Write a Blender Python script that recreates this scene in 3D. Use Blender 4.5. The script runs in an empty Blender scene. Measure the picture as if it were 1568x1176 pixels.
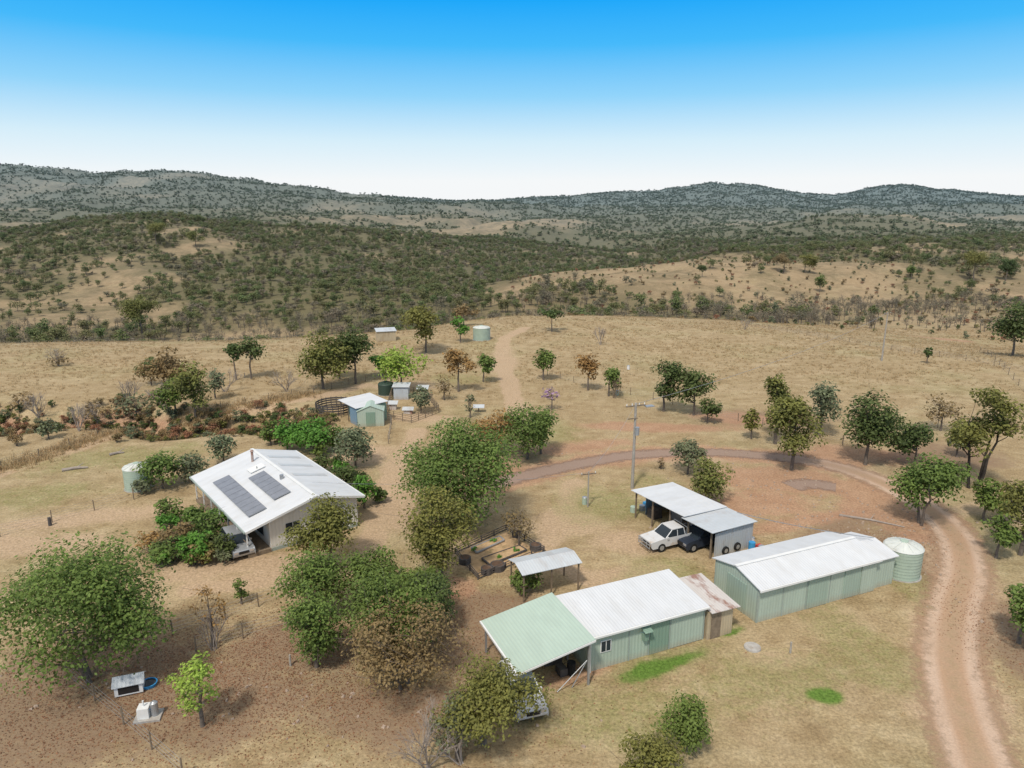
import bpy, math, random
import numpy as np
from mathutils import Vector, Matrix
random.seed(7); R=np.random.default_rng(11)
D=bpy.data; SC=bpy.context.scene; COL=SC.collection
# ------------------------------------------------------------------ helpers: image pixels to ground positions and heights, noise, terrain
H=28.0; F=1088.0; PT=math.radians(13.94); SP,CP=math.sin(PT),math.cos(PT)
def zrow(Y,py): return H+Y*np.tan(np.arctan((588-np.asarray(py,float))/F)-PT)
_perm=np.random.default_rng(3).random((256,256))
def vnoise(x,y,o=0):
    x=np.asarray(x,float)+o*17.3; y=np.asarray(y,float)+o*9.1
    xi=np.floor(x).astype(int); yi=np.floor(y).astype(int); fx=x-xi; fy=y-yi
    fx=fx*fx*(3-2*fx); fy=fy*fy*(3-2*fy)
    g=lambda a,b:_perm[(xi+a)&255,(yi+b)&255]
    return (g(0,0)*(1-fx)+g(1,0)*fx)*(1-fy)+(g(0,1)*(1-fx)+g(1,1)*fx)*fy
def fbm(x,y,n=4,o=0):
    s=0;a=.5;t=0
    for i in range(n):
        s=s+a*vnoise(x,y,o+i*3); t+=a; a*=.5; x=np.asarray(x)*2.03; y=np.asarray(y)*2.03
    return s/t
def sst(e0,e1,x):
    t=np.clip((x-e0)/(e1-e0),0,1); return t*t*(3-2*t)
AG=np.linspace(-2.5,2.5,1201); PXG=784+AG*F*1.03
def sm(v,k=9):
    kk=np.hanning(k+2)[1:-1]; kk/=kk.sum(); return np.convolve(np.pad(v,k//2,mode='edge'),kk,'valid')
LY=[];LZ=[]
def layer(Y,pts,isz=False):
    p=np.array(pts,float); v=np.interp(PXG,p[:,0],p[:,1]); v=sm(v,15 if isz else 9)
    LY.append(Y); LZ.append(v if isz else zrow(Y,v))
for Y in (60,100,130): layer(Y,[(0,0)],True)
layer(158,[(0,-1.8),(300,-1.5),(520,-.5),(640,.2),(780,.5),(1100,.3),(1300,-.9),(1450,-2.4),(1568,-3.6)],True)
layer(188,[(0,-10),(350,-9),(560,-6),(700,-2.2),(790,-.4),(1100,-.7),(1220,-2.4),(1350,-4.6),(1568,-7.5)],True)
layer(250,[(0,-22),(650,-20),(700,-16),(1000,-14),(1200,-12.5),(1400,-10.5),(1568,-10)],True)
layer(320,[(0,497),(200,497),(400,490),(600,478),(700,468),(784,465),(1000,462),(1200,465),(1568,464)])
layer(420,[(0,440),(200,435),(400,440),(600,440),(680,446),(784,432),(1000,410),(1200,398),(1400,402),(1568,412)])
layer(500,[(0,400),(200,395),(400,415),(600,425),(700,432),(784,440),(900,425),(1000,412),(1100,393),(1200,388),(1400,385),(1568,388)])
layer(650,[(0,362),(200,352),(300,348),(400,364),(600,388),(784,412),(1000,425),(1200,396),(1400,374),(1568,366)])
layer(800,[(0,352),(200,339),(280,337),(400,349),(600,364),(700,374),(784,385),(870,398),(1000,404),(1200,386),(1400,378),(1568,372)])
layer(1050,[(0,362),(200,355),(400,355),(600,363),(784,373),(870,383),(1000,378),(1200,372),(1400,367),(1568,364)])
layer(1500,[(0,333),(200,337),(400,336),(600,343),(700,345),(784,339),(870,354),(1000,362),(1150,354),(1250,337),(1400,336),(1460,350),(1568,352)])
layer(2000,[(0,322),(200,323),(400,326),(600,329),(700,329),(784,345),(900,338),(1000,346),(1200,347),(1400,347),(1568,337)])
layer(2700,[(0,288),(200,292),(400,302),(500,310),(600,316),(784,319),(900,326),(1000,328),(1200,326),(1400,322),(1568,320)])
layer(3600,[(-400,251),(0,257),(100,265),(160,273),(200,270),(280,269),(400,281),(480,292),(540,301),(600,305),(700,313),(784,316),(900,320),(1568,322)])
layer(5000,[(0,275),(600,309),(700,312),(784,307),(900,300),(1000,295),(1050,289),(1095,282),(1150,285),(1220,295),(1280,300),(1330,289),(1375,284),(1430,291),(1500,299),(1568,303),(2000,292)])
layer(7000,[(0,335)]); layer(12000,[(0,340)])
LY=np.array(LY,float); LZ=np.array(LZ); LS=np.log(LY)
def gully(x,y): return np.abs(y-(88+(x+75)*.16+5*np.sin(x*.07)+2*np.sin(x*.31)))
def terrain(x,y):
    x=np.asarray(x,float); y=np.asarray(y,float)
    yy=np.clip(y,61,11900); a=np.clip(x/np.maximum(yy,110),-2.49,2.49)
    s=np.log(yy); i=np.clip(np.searchsorted(LS,s,side='right')-1,0,len(LS)-2)
    ga=(a+2.5)/5*1200; j=np.clip(ga.astype(int),0,1199); fa=ga-j
    g=lambda k:(LZ[np.clip(k,0,len(LS)-1),j]*(1-fa)+LZ[np.clip(k,0,len(LS)-1),j+1]*fa)
    S=lambda k:LS[np.clip(k,0,len(LS)-1)]
    p0,p1,p2,p3=g(i-1),g(i),g(i+1),g(i+2)
    h=S(i+1)-S(i); t=(s-S(i))/h
    d0=(p1-p0)/np.maximum(S(i)-S(i-1),1e-3); d1=(p2-p1)/h; d2=(p3-p2)/np.maximum(S(i+2)-S(i+1),1e-3)
    lim=lambda u,v:np.where(u*v>0,2*u*v/np.where(u+v==0,1,u+v),0)
    m1=lim(d0,d1)*h; m2=lim(d1,d2)*h
    z=(2*t**3-3*t**2+1)*p1+(t**3-2*t**2+t)*m1+(-2*t**3+3*t**2)*p2+(t**3-t**2)*m2
    z=z+sst(132,190,yy)*2.2*(fbm(x/38,y/38,3,2)-.5)
    z=z+sst(200,420,yy)*10*(fbm(x/60,y/60,5,5)-.5)
    rd=1-np.abs(2*fbm(x/210,y/210,4,8)-1)*2
    z=z+sst(400,1500,yy)*24*(rd-.6)*(1-sst(4700,5200,yy)*.5)
    z=z+sst(1200,3000,yy)*38*(1-np.abs(2*fbm(x/600,y/600,4,12)-1)*2-.6)*(1-sst(4200,5000,yy)*.5)
    z=z-3.4*np.exp(-(gully(x,y)/4.2)**2)*sst(-22,-42,x)
    return z
def G(px,py,z=None):
    r=(px-784)/F; v=(py-588)/F
    dx,dy,dz=r,CP-v*SP,-SP-v*CP
    if z is not None:
        t=(H-z)/-dz; return Vector((dx*t,dy*t,z))
    t=np.geomspace(25,6000,6000); zz=H+dz*t; g=terrain(dx*t,dy*t)
    k=np.where(zz<=g)[0]; k=k[0] if len(k) else 5999
    return Vector((dx*t[k],dy*t[k],float(terrain(dx*t[k],dy*t[k]))))
# ------------------------------------------------------------------ node helpers
class NT:
    def __init__(s,nt): s.t=nt; s.n=nt.nodes; s.l=nt.links
    def node(s,ty,ins=None,**kw):
        n=s.n.new(ty)
        for k,v in kw.items(): setattr(n,k,v)
        for k,v in (ins or {}).items():
            if isinstance(v,bpy.types.NodeSocket): s.l.new(v,n.inputs[k])
            else: n.inputs[k].default_value=v
        return n
    def m(s,op,a,b=0.0,c=None,clamp=False):
        d={0:a,1:b}
        if c is not None: d[2]=c
        return s.node('ShaderNodeMath',d,operation=op,use_clamp=clamp).outputs[0]
    def mix(s,f,a,b,bt='MIX'):
        n=s.n.new('ShaderNodeMix'); n.data_type='RGBA'; n.blend_type=bt
        for k,v in ((0,f),(6,a),(7,b)):
            if isinstance(v,bpy.types.NodeSocket): s.l.new(v,n.inputs[k])
            else: n.inputs[k].default_value=(v if k==0 else (*v[:3],1))
        return n.outputs[2]
    def noise(s,vec,sc,det=4,ro=.55):
        return s.node('ShaderNodeTexNoise',{'Vector':vec,'Scale':sc,'Detail':det,'Roughness':ro}).outputs[0]
    def ramp(s,f,st):
        n=s.n.new('ShaderNodeValToRGB'); e=n.color_ramp.elements
        while len(e)<len(st): e.new(.5)
        for q,(p,c) in zip(e,st): q.position=p; q.color=(*c,1)
        s.l.new(f,n.inputs[0]); return n.outputs[0]
    def rng(s,f,a,b,c,d):
        return s.node('ShaderNodeMapRange',{0:f,1:a,2:b,3:c,4:d}).outputs[0]
def newmat(name):
    m=D.materials.new(name); m.use_nodes=True; t=NT(m.node_tree); b=t.n['Principled BSDF']
    b.inputs['Specular IOR Level'].default_value=.25
    return m,t,b
HAZE_TINT=(.165,.265,.335)
def painted_haze(t,col,k=5400.0,mx=.88):  # aerial haze painted into the base colour, stronger with distance from origin
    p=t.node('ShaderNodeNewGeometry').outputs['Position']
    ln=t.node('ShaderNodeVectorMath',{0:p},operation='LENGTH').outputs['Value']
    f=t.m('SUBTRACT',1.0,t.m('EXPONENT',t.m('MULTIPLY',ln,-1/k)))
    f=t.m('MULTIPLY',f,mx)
    return t.mix(f,col,HAZE_TINT)
def simple(name,c,rough=.7,var=.18,sc=1.5,metal=0,dirt=None,bump=0):
    m,t,b=newmat(name)
    co=t.node('ShaderNodeTexCoord').outputs['Object']
    n=t.noise(co,sc,6,.6)
    lo=tuple(x*(1-var) for x in c); hi=tuple(min(1,x*(1+var)) for x in c)
    k=t.mix(t.rng(n,.3,.7,0,1),lo,hi)
    if dirt:
        n2=t.noise(co,sc*.6,8,.7); k=t.mix(t.rng(n2,.52,.66,0,.8),k,dirt)
    t.l.new(k,b.inputs['Base Color']); b.inputs['Roughness'].default_value=rough; b.inputs['Metallic'].default_value=metal
    if bump: t.l.new(t.node('ShaderNodeBump',{'Height':n,'Strength':bump,'Distance':.05}).outputs[0],b.inputs['Normal'])
    return m
def corr(name,c,period=.22,wall=False,rough=.45,stain=None,samt=.5,bs=.35,metal=0.0):
    m,t,b=newmat(name)
    co=t.node('ShaderNodeTexCoord').outputs['Object']
    sx=t.node('ShaderNodeSeparateXYZ',{0:co}); x=sx.outputs[0]
    if wall: x=t.m('ADD',x,sx.outputs[1])
    w=t.m('SINE',t.m('MULTIPLY',x,2*math.pi/period))
    sh=t.m('FLOOR',t.m('MULTIPLY',x,1/.82))
    wn=t.node('ShaderNodeTexWhiteNoise',{'W':sh},noise_dimensions='1D').outputs[0]
    sc=t.node('ShaderNodeMapping',{'Vector':co,'Scale':((1.0,.35,.4) if not wall else (1.2,1.2,.3))}).outputs[0]
    n=t.noise(sc,1.6,6,.65)
    k=t.mix(t.rng(n,.3,.72,0,1),tuple(q*1.03 for q in c),tuple(q*.93 for q in c))
    k=t.mix(t.rng(w,-1,1,.085,0),k,(.14,.15,.15))
    k=t.mix(t.m('MULTIPLY',wn,.06),k,(.2,.2,.2))
    if stain:
        n2=t.noise(sc,1.1,8,.7); k=t.mix(t.rng(n2,.5,.62,0,samt),k,stain)
    if wall:
        k=t.mix(t.m('MULTIPLY',t.rng(sx.outputs[2],.0,.55,.6,0),t.rng(n,.3,.7,.4,1)),k,(.36,.26,.17))
    t.l.new(k,b.inputs['Base Color']); b.inputs['Roughness'].default_value=rough; b.inputs['Metallic'].default_value=metal
    t.l.new(t.node('ShaderNodeBump',{'Height':w,'Strength':bs,'Distance':.02}).outputs[0],b.inputs['Normal'])
    return m
M={}
M['roofw']=corr('roof_zinc_white',(.70,.71,.72),stain=(.56,.55,.53),samt=.35)
M['roofg']=corr('roof_pale_green',(.46,.57,.48),stain=(.39,.47,.40),samt=.3)
M['roofs']=corr('roof_old_zinc',(.57,.60,.62),stain=(.42,.38,.35),samt=.4)
M['rust']=corr('roof_rusty',(.62,.57,.53),stain=(.26,.11,.065),samt=.85)
M['wallg']=corr('wall_sage_green',(.44,.53,.44),wall=True,period=.25,stain=(.38,.45,.37),samt=.3)
M['wallg2']=corr('wall_darker_green',(.23,.34,.26),wall=True,period=.25)
M['wallg3']=corr('door_sage_green',(.35,.45,.37),wall=True,period=.25)
M['walls']=corr('wall_zinc',(.50,.54,.57),wall=True,stain=(.36,.34,.32),samt=.4)
M['wallb']=corr('wall_blue_sheet',(.20,.32,.42),wall=True)
M['tan']=corr('wall_tan_sheet',(.52,.43,.29),wall=True,stain=(.3,.2,.12),samt=.4)
M['board']=corr('weatherboard_cream',(.74,.72,.66),wall=True,period=.3,bs=.2)
M['white']=simple('white_paint',(.75,.75,.73),.5,.06)
M['trim']=simple('trim_grey_green',(.33,.38,.34),.5,.08)
M['glass']=simple('window_glass',(.03,.04,.05),.12,.2)
M['dark']=simple('painted_shade_and_grille',(.025,.022,.02),.9,.3)  # near-black colour painting shade inside shed and hutch; also the car grilles
M['steel']=simple('galv_steel',(.40,.41,.42),.45,.15,metal=.5)
M['timber']=simple('weathered_timber',(.22,.17,.12),.85,.3,3)
M['timberd']=simple('dark_timber',(.095,.085,.08),.85,.3,3)
M['concrete']=simple('concrete',(.42,.40,.37),.85,.18,2,dirt=(.3,.25,.2))
M['solar']=simple('solar_cells',(.22,.23,.255),.15,.12,2)
M['rubber']=simple('rubber',(.02,.02,.02),.85,.2)
M['chrome']=simple('headlamp',(.6,.6,.62),.2,.05,metal=.6)
M['paintw']=simple('car_paint_white',(.62,.62,.62),.3,.06,dirt=(.5,.42,.34))
M['paintd']=simple('car_paint_dark',(.03,.04,.06),.3,.1)
M['paints']=simple('car_paint_silver',(.42,.44,.46),.3,.05,metal=.4)
M['tankg']=simple('tank_pale_green',(.40,.49,.40),.55,.08)
M['tankd']=simple('tank_dark_green',(.05,.08,.06),.5,.1)
M['tankt']=simple('tank_roof',(.62,.64,.60),.6,.1,dirt=(.4,.38,.33))
M['sand']=simple('garden_sand',(.50,.34,.19),.95,.25,2,dirt=(.2,.16,.07),bump=.4)
M['soil']=simple('garden_soil',(.12,.075,.05),.95,.3,3,bump=.5)
M['bluep']=simple('blue_plastic',(.05,.30,.60),.4,.1)
M['redp']=simple('red_plastic',(.5,.06,.04),.5,.1)
M['log']=simple('dead_wood',(.33,.28,.24),.9,.25,3,bump=.5)
M['stone']=simple('field_stone',(.38,.29,.22),.95,.3,1,bump=.5)
M['bark']=simple('bark_grey',(.17,.14,.115),.9,.35,4,bump=.6)
M['barkd']=simple('bark_dark',(.05,.042,.036),.9,.3,4,bump=.6)
M['barkl']=simple('bark_pale',(.36,.33,.29),.9,.2,4)
# ------------------------------------------------------------------ mesh builder
def raw_mesh(name,V,Fc,mats=(),mi=None,smooth=False,attr=None):
    me=D.meshes.new(name)
    V=np.asarray(V,float).reshape(-1,3)
    if isinstance(Fc,np.ndarray):
        k=Fc.shape[1]; n=len(Fc)
        me.vertices.add(len(V)); me.vertices.foreach_set('co',V.astype(np.float32).ravel())
        me.loops.add(n*k); me.loops.foreach_set('vertex_index',Fc.astype(np.int32).ravel())
        me.polygons.add(n); me.polygons.foreach_set('loop_start',np.arange(0,n*k,k,dtype=np.int32))
        me.update(calc_edges=True)
    else: me.from_pydata([tuple(v) for v in V],[],Fc)
    for m in mats: me.materials.append(m)
    if mi is not None: me.polygons.foreach_set('material_index',np.asarray(mi,np.int32))
    if smooth: me.polygons.foreach_set('use_smooth',np.ones(len(me.polygons),bool))
    for an,av in (attr or {}).items():
        a=me.attributes.new(an,'FLOAT','POINT'); a.data.foreach_set('value',np.asarray(av,np.float32))
    me.validate(); return me
def link(name,me,parent=None,loc=(0,0,0),rz=0,col=COL):
    o=D.objects.new(name,me); col.objects.link(o); o.location=loc; o.rotation_euler=(0,0,rz)
    if parent: o.parent=parent
    return o
def empty(name,loc,rz=0):
    o=D.objects.new(name,None); COL.objects.link(o); o.location=loc; o.rotation_euler=(0,0,rz); o.empty_display_size=.5; return o
class MB:
    def __init__(s): s.v=[];s.f=[];s.m=[];s.mats=[]
    def add(s,vs,fs,mat):
        mat=M[mat] if isinstance(mat,str) else mat
        if mat not in s.mats: s.mats.append(mat)
        o=len(s.v); s.v+= [tuple(v) for v in vs]
        for f in fs: s.f.append([o+i for i in f]); s.m.append(s.mats.index(mat))
        return s
    def box(s,x0,y0,z0,x1,y1,z1,mat):
        vs=[(x0,y0,z0),(x1,y0,z0),(x1,y1,z0),(x0,y1,z0),(x0,y0,z1),(x1,y0,z1),(x1,y1,z1),(x0,y1,z1)]
        return s.add(vs,[(3,2,1,0),(4,5,6,7),(0,1,5,4),(1,2,6,5),(2,3,7,6),(3,0,4,7)],mat)
    def slab(s,p,th,mat):
        q=[(a[0],a[1],a[2]-th) for a in p]; n=len(p)
        return s.add(list(p)+q,[tuple(range(n)),tuple(range(2*n-1,n-1,-1))]+[(i,n+i,n+(i+1)%n,(i+1)%n) for i in range(n)],mat)
    def prism(s,prof,x0,x1,mat,axis='x'):
        n=len(prof)
        if axis=='x': vs=[(x0,a,z) for a,z in prof]+[(x1,a,z) for a,z in prof]
        else: vs=[(a,x0,z) for a,z in prof]+[(a,x1,z) for a,z in prof]
        return s.add(vs,[tuple(range(n)),tuple(range(2*n-1,n-1,-1))]+[(i,(i+1)%n,n+(i+1)%n,n+i) for i in range(n)],mat)
    def tube(s,p,q,r0,r1,mat,n=7,caps=True):
        p=Vector(p);q=Vector(q);d=(q-p)
        if d.length<1e-5: return s
        d.normalize(); u=d.orthogonal().normalized(); w=d.cross(u)
        vs=[p+(u*math.cos(a)+w*math.sin(a))*r0 for a in [2*math.pi*i/n for i in range(n)]]+[q+(u*math.cos(a)+w*math.sin(a))*r1 for a in [2*math.pi*i/n for i in range(n)]]
        fs=[(i,(i+1)%n,n+(i+1)%n,n+i) for i in range(n)]
        if caps: fs+=[tuple(range(n-1,-1,-1)),tuple(range(n,2*n))]
        return s.add(vs,fs,mat)
    def obj(s,name,parent=None,loc=(0,0,0),rz=0,smooth=False,bevel=0):
        me=raw_mesh(name,s.v,s.f,s.mats,s.m,smooth); o=link(name,me,parent,loc,rz)
        if bevel:
            b=o.modifiers.new('bevel','BEVEL'); b.width=bevel; b.segments=2; b.limit_method='ANGLE'
        return o
# ------------------------------------------------------------------ density / zones
DT=[(165,[(0,0)]),(195,[(0,.1),(600,.45),(700,.0),(1568,0)]),(235,[(0,.5),(200,.6),(400,.75),(600,.95),(720,.7),(784,.4),(1000,.35),(1568,.2)]),
(300,[(0,.42),(200,.6),(300,.8),(450,1),(660,1),(730,.6),(800,.35),(1000,.35),(1568,.25)]),
(400,[(0,.42),(200,.46),(330,.85),(450,1.1),(690,1.1),(740,.32),(1000,.22),(1200,.28),(1400,.36),(1568,.45)]),
(550,[(0,.56),(200,.54),(400,.9),(600,1.1),(784,1.1),(900,.8),(1050,.5),(1150,.48),(1250,.6),(1568,.65)]),
(750,[(0,.75),(250,.6),(400,.85),(784,.95),(1568,.8)]),(1100,[(0,.9),(784,.9),(870,.85),(1568,.75)]),
(1500,[(0,.8),(680,.75),(740,.35),(850,.42),(900,.9),(1130,.6),(1180,.38),(1300,.32),(1450,.45),(1568,.9)]),
(2200,[(0,.75),(784,.8),(1000,.7),(1568,.9)]),(3000,[(0,.68),(300,.6),(600,.85),(784,1),(1568,1)]),(5200,[(0,.9),(600,1),(1568,1)])]
DY=np.log([d[0] for d in DT]); DV=np.array([np.interp(PXG,*np.array(d[1],float).T) if len(d[1])>1 else np.full_like(PXG,d[1][0][1]) for d in DT])
def density(x,y):
    yy=np.clip(y,166,5100); a=np.clip(x/yy,-2.49,2.49); s=np.log(yy)
    i=np.clip(np.searchsorted(DY,s,side='right')-1,0,len(DY)-2); t=(s-DY[i])/(DY[i+1]-DY[i])
    j=((a+2.5)/5*1200).astype(int)
    d=DV[i,j]*(1-t)+DV[i+1,j]*t
    n=fbm(x/55,y/70,5,21)*(1-sst(700,1400,yy))+fbm(x/230,y/330,4,25)*sst(700,1400,yy)
    return np.clip(sst(.22,.70,d*.85+(n-.5)*(1.7-.5*sst(1800,3500,yy))+.05)*np.minimum(1,d*2.2),0,1)
def blob(x,y,px,py,rx,ry,rot=0):
    c=G(px,py); dx=x-c.x; dy=y-c.y; ca,sa=math.cos(rot),math.sin(rot)
    u=(dx*ca+dy*sa)/rx; v=(-dx*sa+dy*ca)/ry
    return sst(1.25,.35,np.hypot(u,v)+.9*(fbm(x/3.0,y/3.0,4,31)-.5))
def dpoly(x,y,P):
    d=np.full(np.shape(x),1e9)
    for (ax,ay),(bx,by) in zip(P[:-1],P[1:]):
        vx,vy=bx-ax,by-ay; t=np.clip(((x-ax)*vx+(y-ay)*vy)/(vx*vx+vy*vy+1e-9),0,1)
        d=np.minimum(d,np.hypot(x-ax-t*vx,y-ay-t*vy))
    return d
def gp(L): return [tuple(G(*p)[:2]) for p in L]
def path(x,y,L,w): return sst(w*1.3,w*.4,dpoly(x,y,gp(L))+w*.8*(fbm(x/2.2,y/2.2,3,41)-.5))
BL={'dirt':[(770,555,3.5,16,0),(600,780,3.5,8,.0),(860,800,5,4,0),(730,850,4,3,0),(640,640,8,3,0),(370,650,9,3.5,.3),(560,700,6,5,0),(620,590,9,4,.2),(150,790,9,2.6,.3),(330,870,9,2.5,.2),(1190,1010,3,1.4,0),(1080,700,14,3,0),(960,830,5,3,.3),(450,870,7,3,0),(30,830,5,3,0),(110,830,4,2,0)],
'red':[(1160,770,8,4,.2),(1240,740,9,5,0),(1340,770,5,7,0),(1180,730,8,4,0),(890,685,9,3,.3),(1000,655,14,3,-.1),(1290,700,12,5,0),(1120,640,7,4,0),(700,900,2,2,0),(1400,800,5,5,0),(1230,800,8,2,.4),(870,1035,4,1.3,.4),(750,720,6,3,.2),(1450,520,14,3,0),(1090,790,4,4,0)],
'litter':[(330,1060,12,5,0),(100,1110,12,6,0),(600,1080,9,4,0),(700,990,6,5,0),(1350,830,6,4,0),(1290,805,8,3,.4),(180,1000,8,4,0),(450,1000,7,4,0),(1180,640,12,5,0),(740,930,5,3,0),(1450,700,9,6,0),(1540,960,4,10,0),(1400,850,5,4,0)],
'green':[(1020,1015,6,1.8,.45),(1110,965,2.5,1,.4),(180,700,14,6,.2),(350,660,8,3,.2),(60,760,8,5,.2),(920,770,6,6,0),(820,660,9,8,0),(1000,740,4,4,0),(700,580,8,6,0),(1400,900,2,8,0),(400,830,3,2,0),(950,1100,8,4,0),(1000,880,5,3,.3),(1180,1040,9,4,.3),(1330,1000,4,7,.3)]}
def zones(x,y):
    near=(y<330)&(np.abs(x)<260); out={k:np.zeros(x.shape) for k in BL}
    xs,ys=x[near],y[near]
    for k,L in BL.items():
        a=np.zeros(xs.shape)
        for b in L: a=np.maximum(a,blob(xs,ys,*b))
        if k=='green':
            a=a*.48; a=np.maximum(a,blob(xs,ys,1265,1066,1.5,1.0)); a=np.maximum(a,.95*blob(xs,ys,1020,1018,4.6,1.0,.45)); a=np.maximum(a,.9*blob(xs,ys,1120,968,1.6,.6,.45))
        if k=='litter': a*=.78
        if k=='dirt':
            a*=.75
            a=np.maximum(a,path(xs,ys,[(805,502),(772,518),(768,545),(775,575),(790,620),(800,660)],1.7))
            a=np.maximum(a,.8*path(xs,ys,[(560,590),(470,612),(360,632),(200,668),(60,705),(-60,745)],1.6))
            a=np.maximum(a,.8*path(xs,ys,[(640,660),(600,720),(590,780),(560,850),(500,880),(300,900)],1.5))
            a=np.maximum(a,.7*path(xs,ys,[(880,740),(860,800),(830,850),(900,890),(1000,870)],1.5))
            a=np.maximum(a,.6*path(xs,ys,[(1568,800),(1520,770),(1450,790)],1.5))
            a=np.maximum(a,.75*path(xs,ys,[(1470,1100),(1455,1000),(1462,930),(1476,870),(1458,815),(1405,768),(1340,735),(1270,712)],3.0))
        if k=='red':
            a=np.maximum(a*.85,.95*sst(6,2,gully(xs,ys)+3*(fbm(xs/4,ys/4,3,6)-.5))*sst(-20,-34,xs))
            a=np.maximum(a,.8*path(xs,ys,[(1270,712),(1180,699),(1080,693),(980,696),(900,708),(820,725),(740,745)],3.2))
        out[k][near]=a
    return out
# ------------------------------------------------------------------ ground
az=np.concatenate([np.linspace(-115,-44,46)[:-1],np.linspace(-44,44,600),np.linspace(44,115,46)[1:]])*math.pi/180
rr=np.concatenate([np.linspace(2,26,16)[:-1],np.geomspace(26,11500,760)])
RR,AA=np.meshgrid(rr,az,indexing='ij'); GX=(RR*np.sin(AA)).ravel(); GY=(RR*np.cos(AA)).ravel(); GZ=terrain(GX,GY)
nr,na=RR.shape; idx=np.arange(nr*na).reshape(nr,na)
FC=np.stack([idx[:-1,:-1],idx[:-1,1:],idx[1:,1:],idx[1:,:-1]],-1).reshape(-1,4)[:,::-1]
zn=zones(GX,GY); zn['forest']=density(GX,GY)
m,t,b=newmat('dry_grass_ground'); M['ground']=m
P=t.node('ShaderNodeNewGeometry').outputs['Position']
at=lambda n:t.node('ShaderNodeAttribute',attribute_name=n).outputs['Fac']
n1=t.noise(P,.06,6,.6); n2=t.noise(P,.5,8,.7); n3=t.noise(P,5.0,5,.75); n4=t.noise(P,1.8,6,.72); n9=t.noise(P,.17,7,.65)
Ps=t.node('ShaderNodeMapping',{'Vector':P,'Scale':(.35,1.0,1.0),'Rotation':(0,0,.25)}).outputs[0]; n6=t.noise(Ps,.9,7,.72)
base=t.ramp(n2,[(.27,(.25,.18,.09)),(.42,(.39,.285,.155)),(.55,(.49,.375,.215)),(.72,(.61,.49,.31))])
base=t.mix(t.rng(n6,.42,.60,0,.55),base,(.31,.22,.12))
base=t.mix(t.rng(n9,.46,.62,0,.45),base,(.58,.455,.285))
base=t.mix(t.rng(n1,.40,.65,.0,.45),base,(.35,.25,.135))
base=t.mix(t.rng(n1,.5,.35,0,.25),base,(.25,.26,.11))
def zf(nm,k=1.0,lo=.25,hi=.75):
    q=t.m('ADD',at(nm),t.m('MULTIPLY',t.m('SUBTRACT',n4,.5),1.2)); return t.m('MULTIPLY',t.rng(q,lo,hi,0,1),k)
lit=t.mix(t.rng(n3,.4,.60,0,1),(.40,.285,.19),(.20,.12,.075))
base=t.mix(zf('litter',.85),base,lit)
base=t.mix(zf('dirt',.85),base,t.mix(n4,(.44,.30,.185),(.62,.46,.31)))
base=t.mix(zf('red',.8),base,t.mix(n2,(.33,.165,.095),(.60,.38,.25)))
base=t.mix(zf('green',.85,.2,.95),base,t.mix(n3,(.14,.19,.04),(.26,.29,.09)))
base=t.mix(t.rng(t.m('ADD',at('green'),t.m('MULTIPLY',t.m('SUBTRACT',n4,.5),.5)),.55,.9,0,.85),base,t.mix(n3,(.07,.16,.02),(.16,.27,.05)))
Ph=t.node('ShaderNodeSeparateXYZ',{0:P}).outputs[1]; n7=t.noise(P,.045,9,.75)
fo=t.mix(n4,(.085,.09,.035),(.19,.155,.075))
base=t.mix(t.rng(Ph,170,330,0,.45),base,(.38,.26,.15))
base=t.mix(t.rng(Ph,900,2600,0,.5),base,(.27,.225,.125))
hf=t.m('MULTIPLY',t.rng(Ph,190,380,0,1),t.rng(n7,.44,.58,0,.7)); base=t.mix(hf,base,(.18,.14,.07))
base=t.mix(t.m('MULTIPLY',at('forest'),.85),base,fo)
sp=t.rng(n3,.32,.68,.58,1.24); spc=t.node('ShaderNodeCombineXYZ',{0:sp,1:sp,2:sp}).outputs[0]
base=t.mix(1.0,base,spc,'MULTIPLY')
t.l.new(painted_haze(t,base),b.inputs['Base Color']); b.inputs['Roughness'].default_value=.95; b.inputs['Specular IOR Level'].default_value=.05
hh=t.m('ADD',t.m('MULTIPLY',n3,.5),n4)
t.l.new(t.node('ShaderNodeBump',{'Height':hh,'Strength':.7,'Distance':.14}).outputs[0],b.inputs['Normal'])
link('ground',raw_mesh('ground',np.stack([GX,GY,GZ],-1),FC,[m],smooth=True,attr=zn))
# ------------------------------------------------------------------ dirt road ribbon
def smoothpts(L,n=14):
    P=[Vector(p) for p in L]; out=[]
    for i in range(len(P)-1):
        a=P[max(i-1,0)];b_=P[i];c=P[i+1];d=P[min(i+2,len(P)-1)]
        for k in range(n):
            u=k/n; out.append(.5*((2*b_)+(c-a)*u+(2*a-5*b_+4*c-d)*u*u+(-a+3*b_-3*c+d)*u**3))
    out.append(P[-1]); return out
m,t,b=newmat('dirt_road_surface')
P=t.node('ShaderNodeNewGeometry').outputs['Position']; at=lambda n:t.node('ShaderNodeAttribute',attribute_name=n).outputs['Fac']
n4=t.noise(P,1.3,7,.7); n5=t.noise(P,7,4,.7); ed=at('across'); n8=t.noise(P,.25,5,.65); gv=at('gravel'); ng_=t.rng(gv,0,1,1,0)
c=t.mix(n4,(.41,.26,.16),(.58,.41,.28)); c=t.mix(t.rng(n8,.4,.6,0,.5),c,(.51,.31,.19))
gr=t.mix(n5,(.21,.155,.13),(.37,.275,.23)); c=t.mix(t.m('MULTIPLY',gv,.8),c,gr)
rut=t.m('ABSOLUTE',t.m('SUBTRACT',ed,.48)); c=t.mix(t.m('MULTIPLY',t.m('MULTIPLY',t.rng(rut,.08,.24,.6,0),t.rng(n8,.35,.6,.4,1)),ng_),c,(.68,.53,.41))
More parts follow.
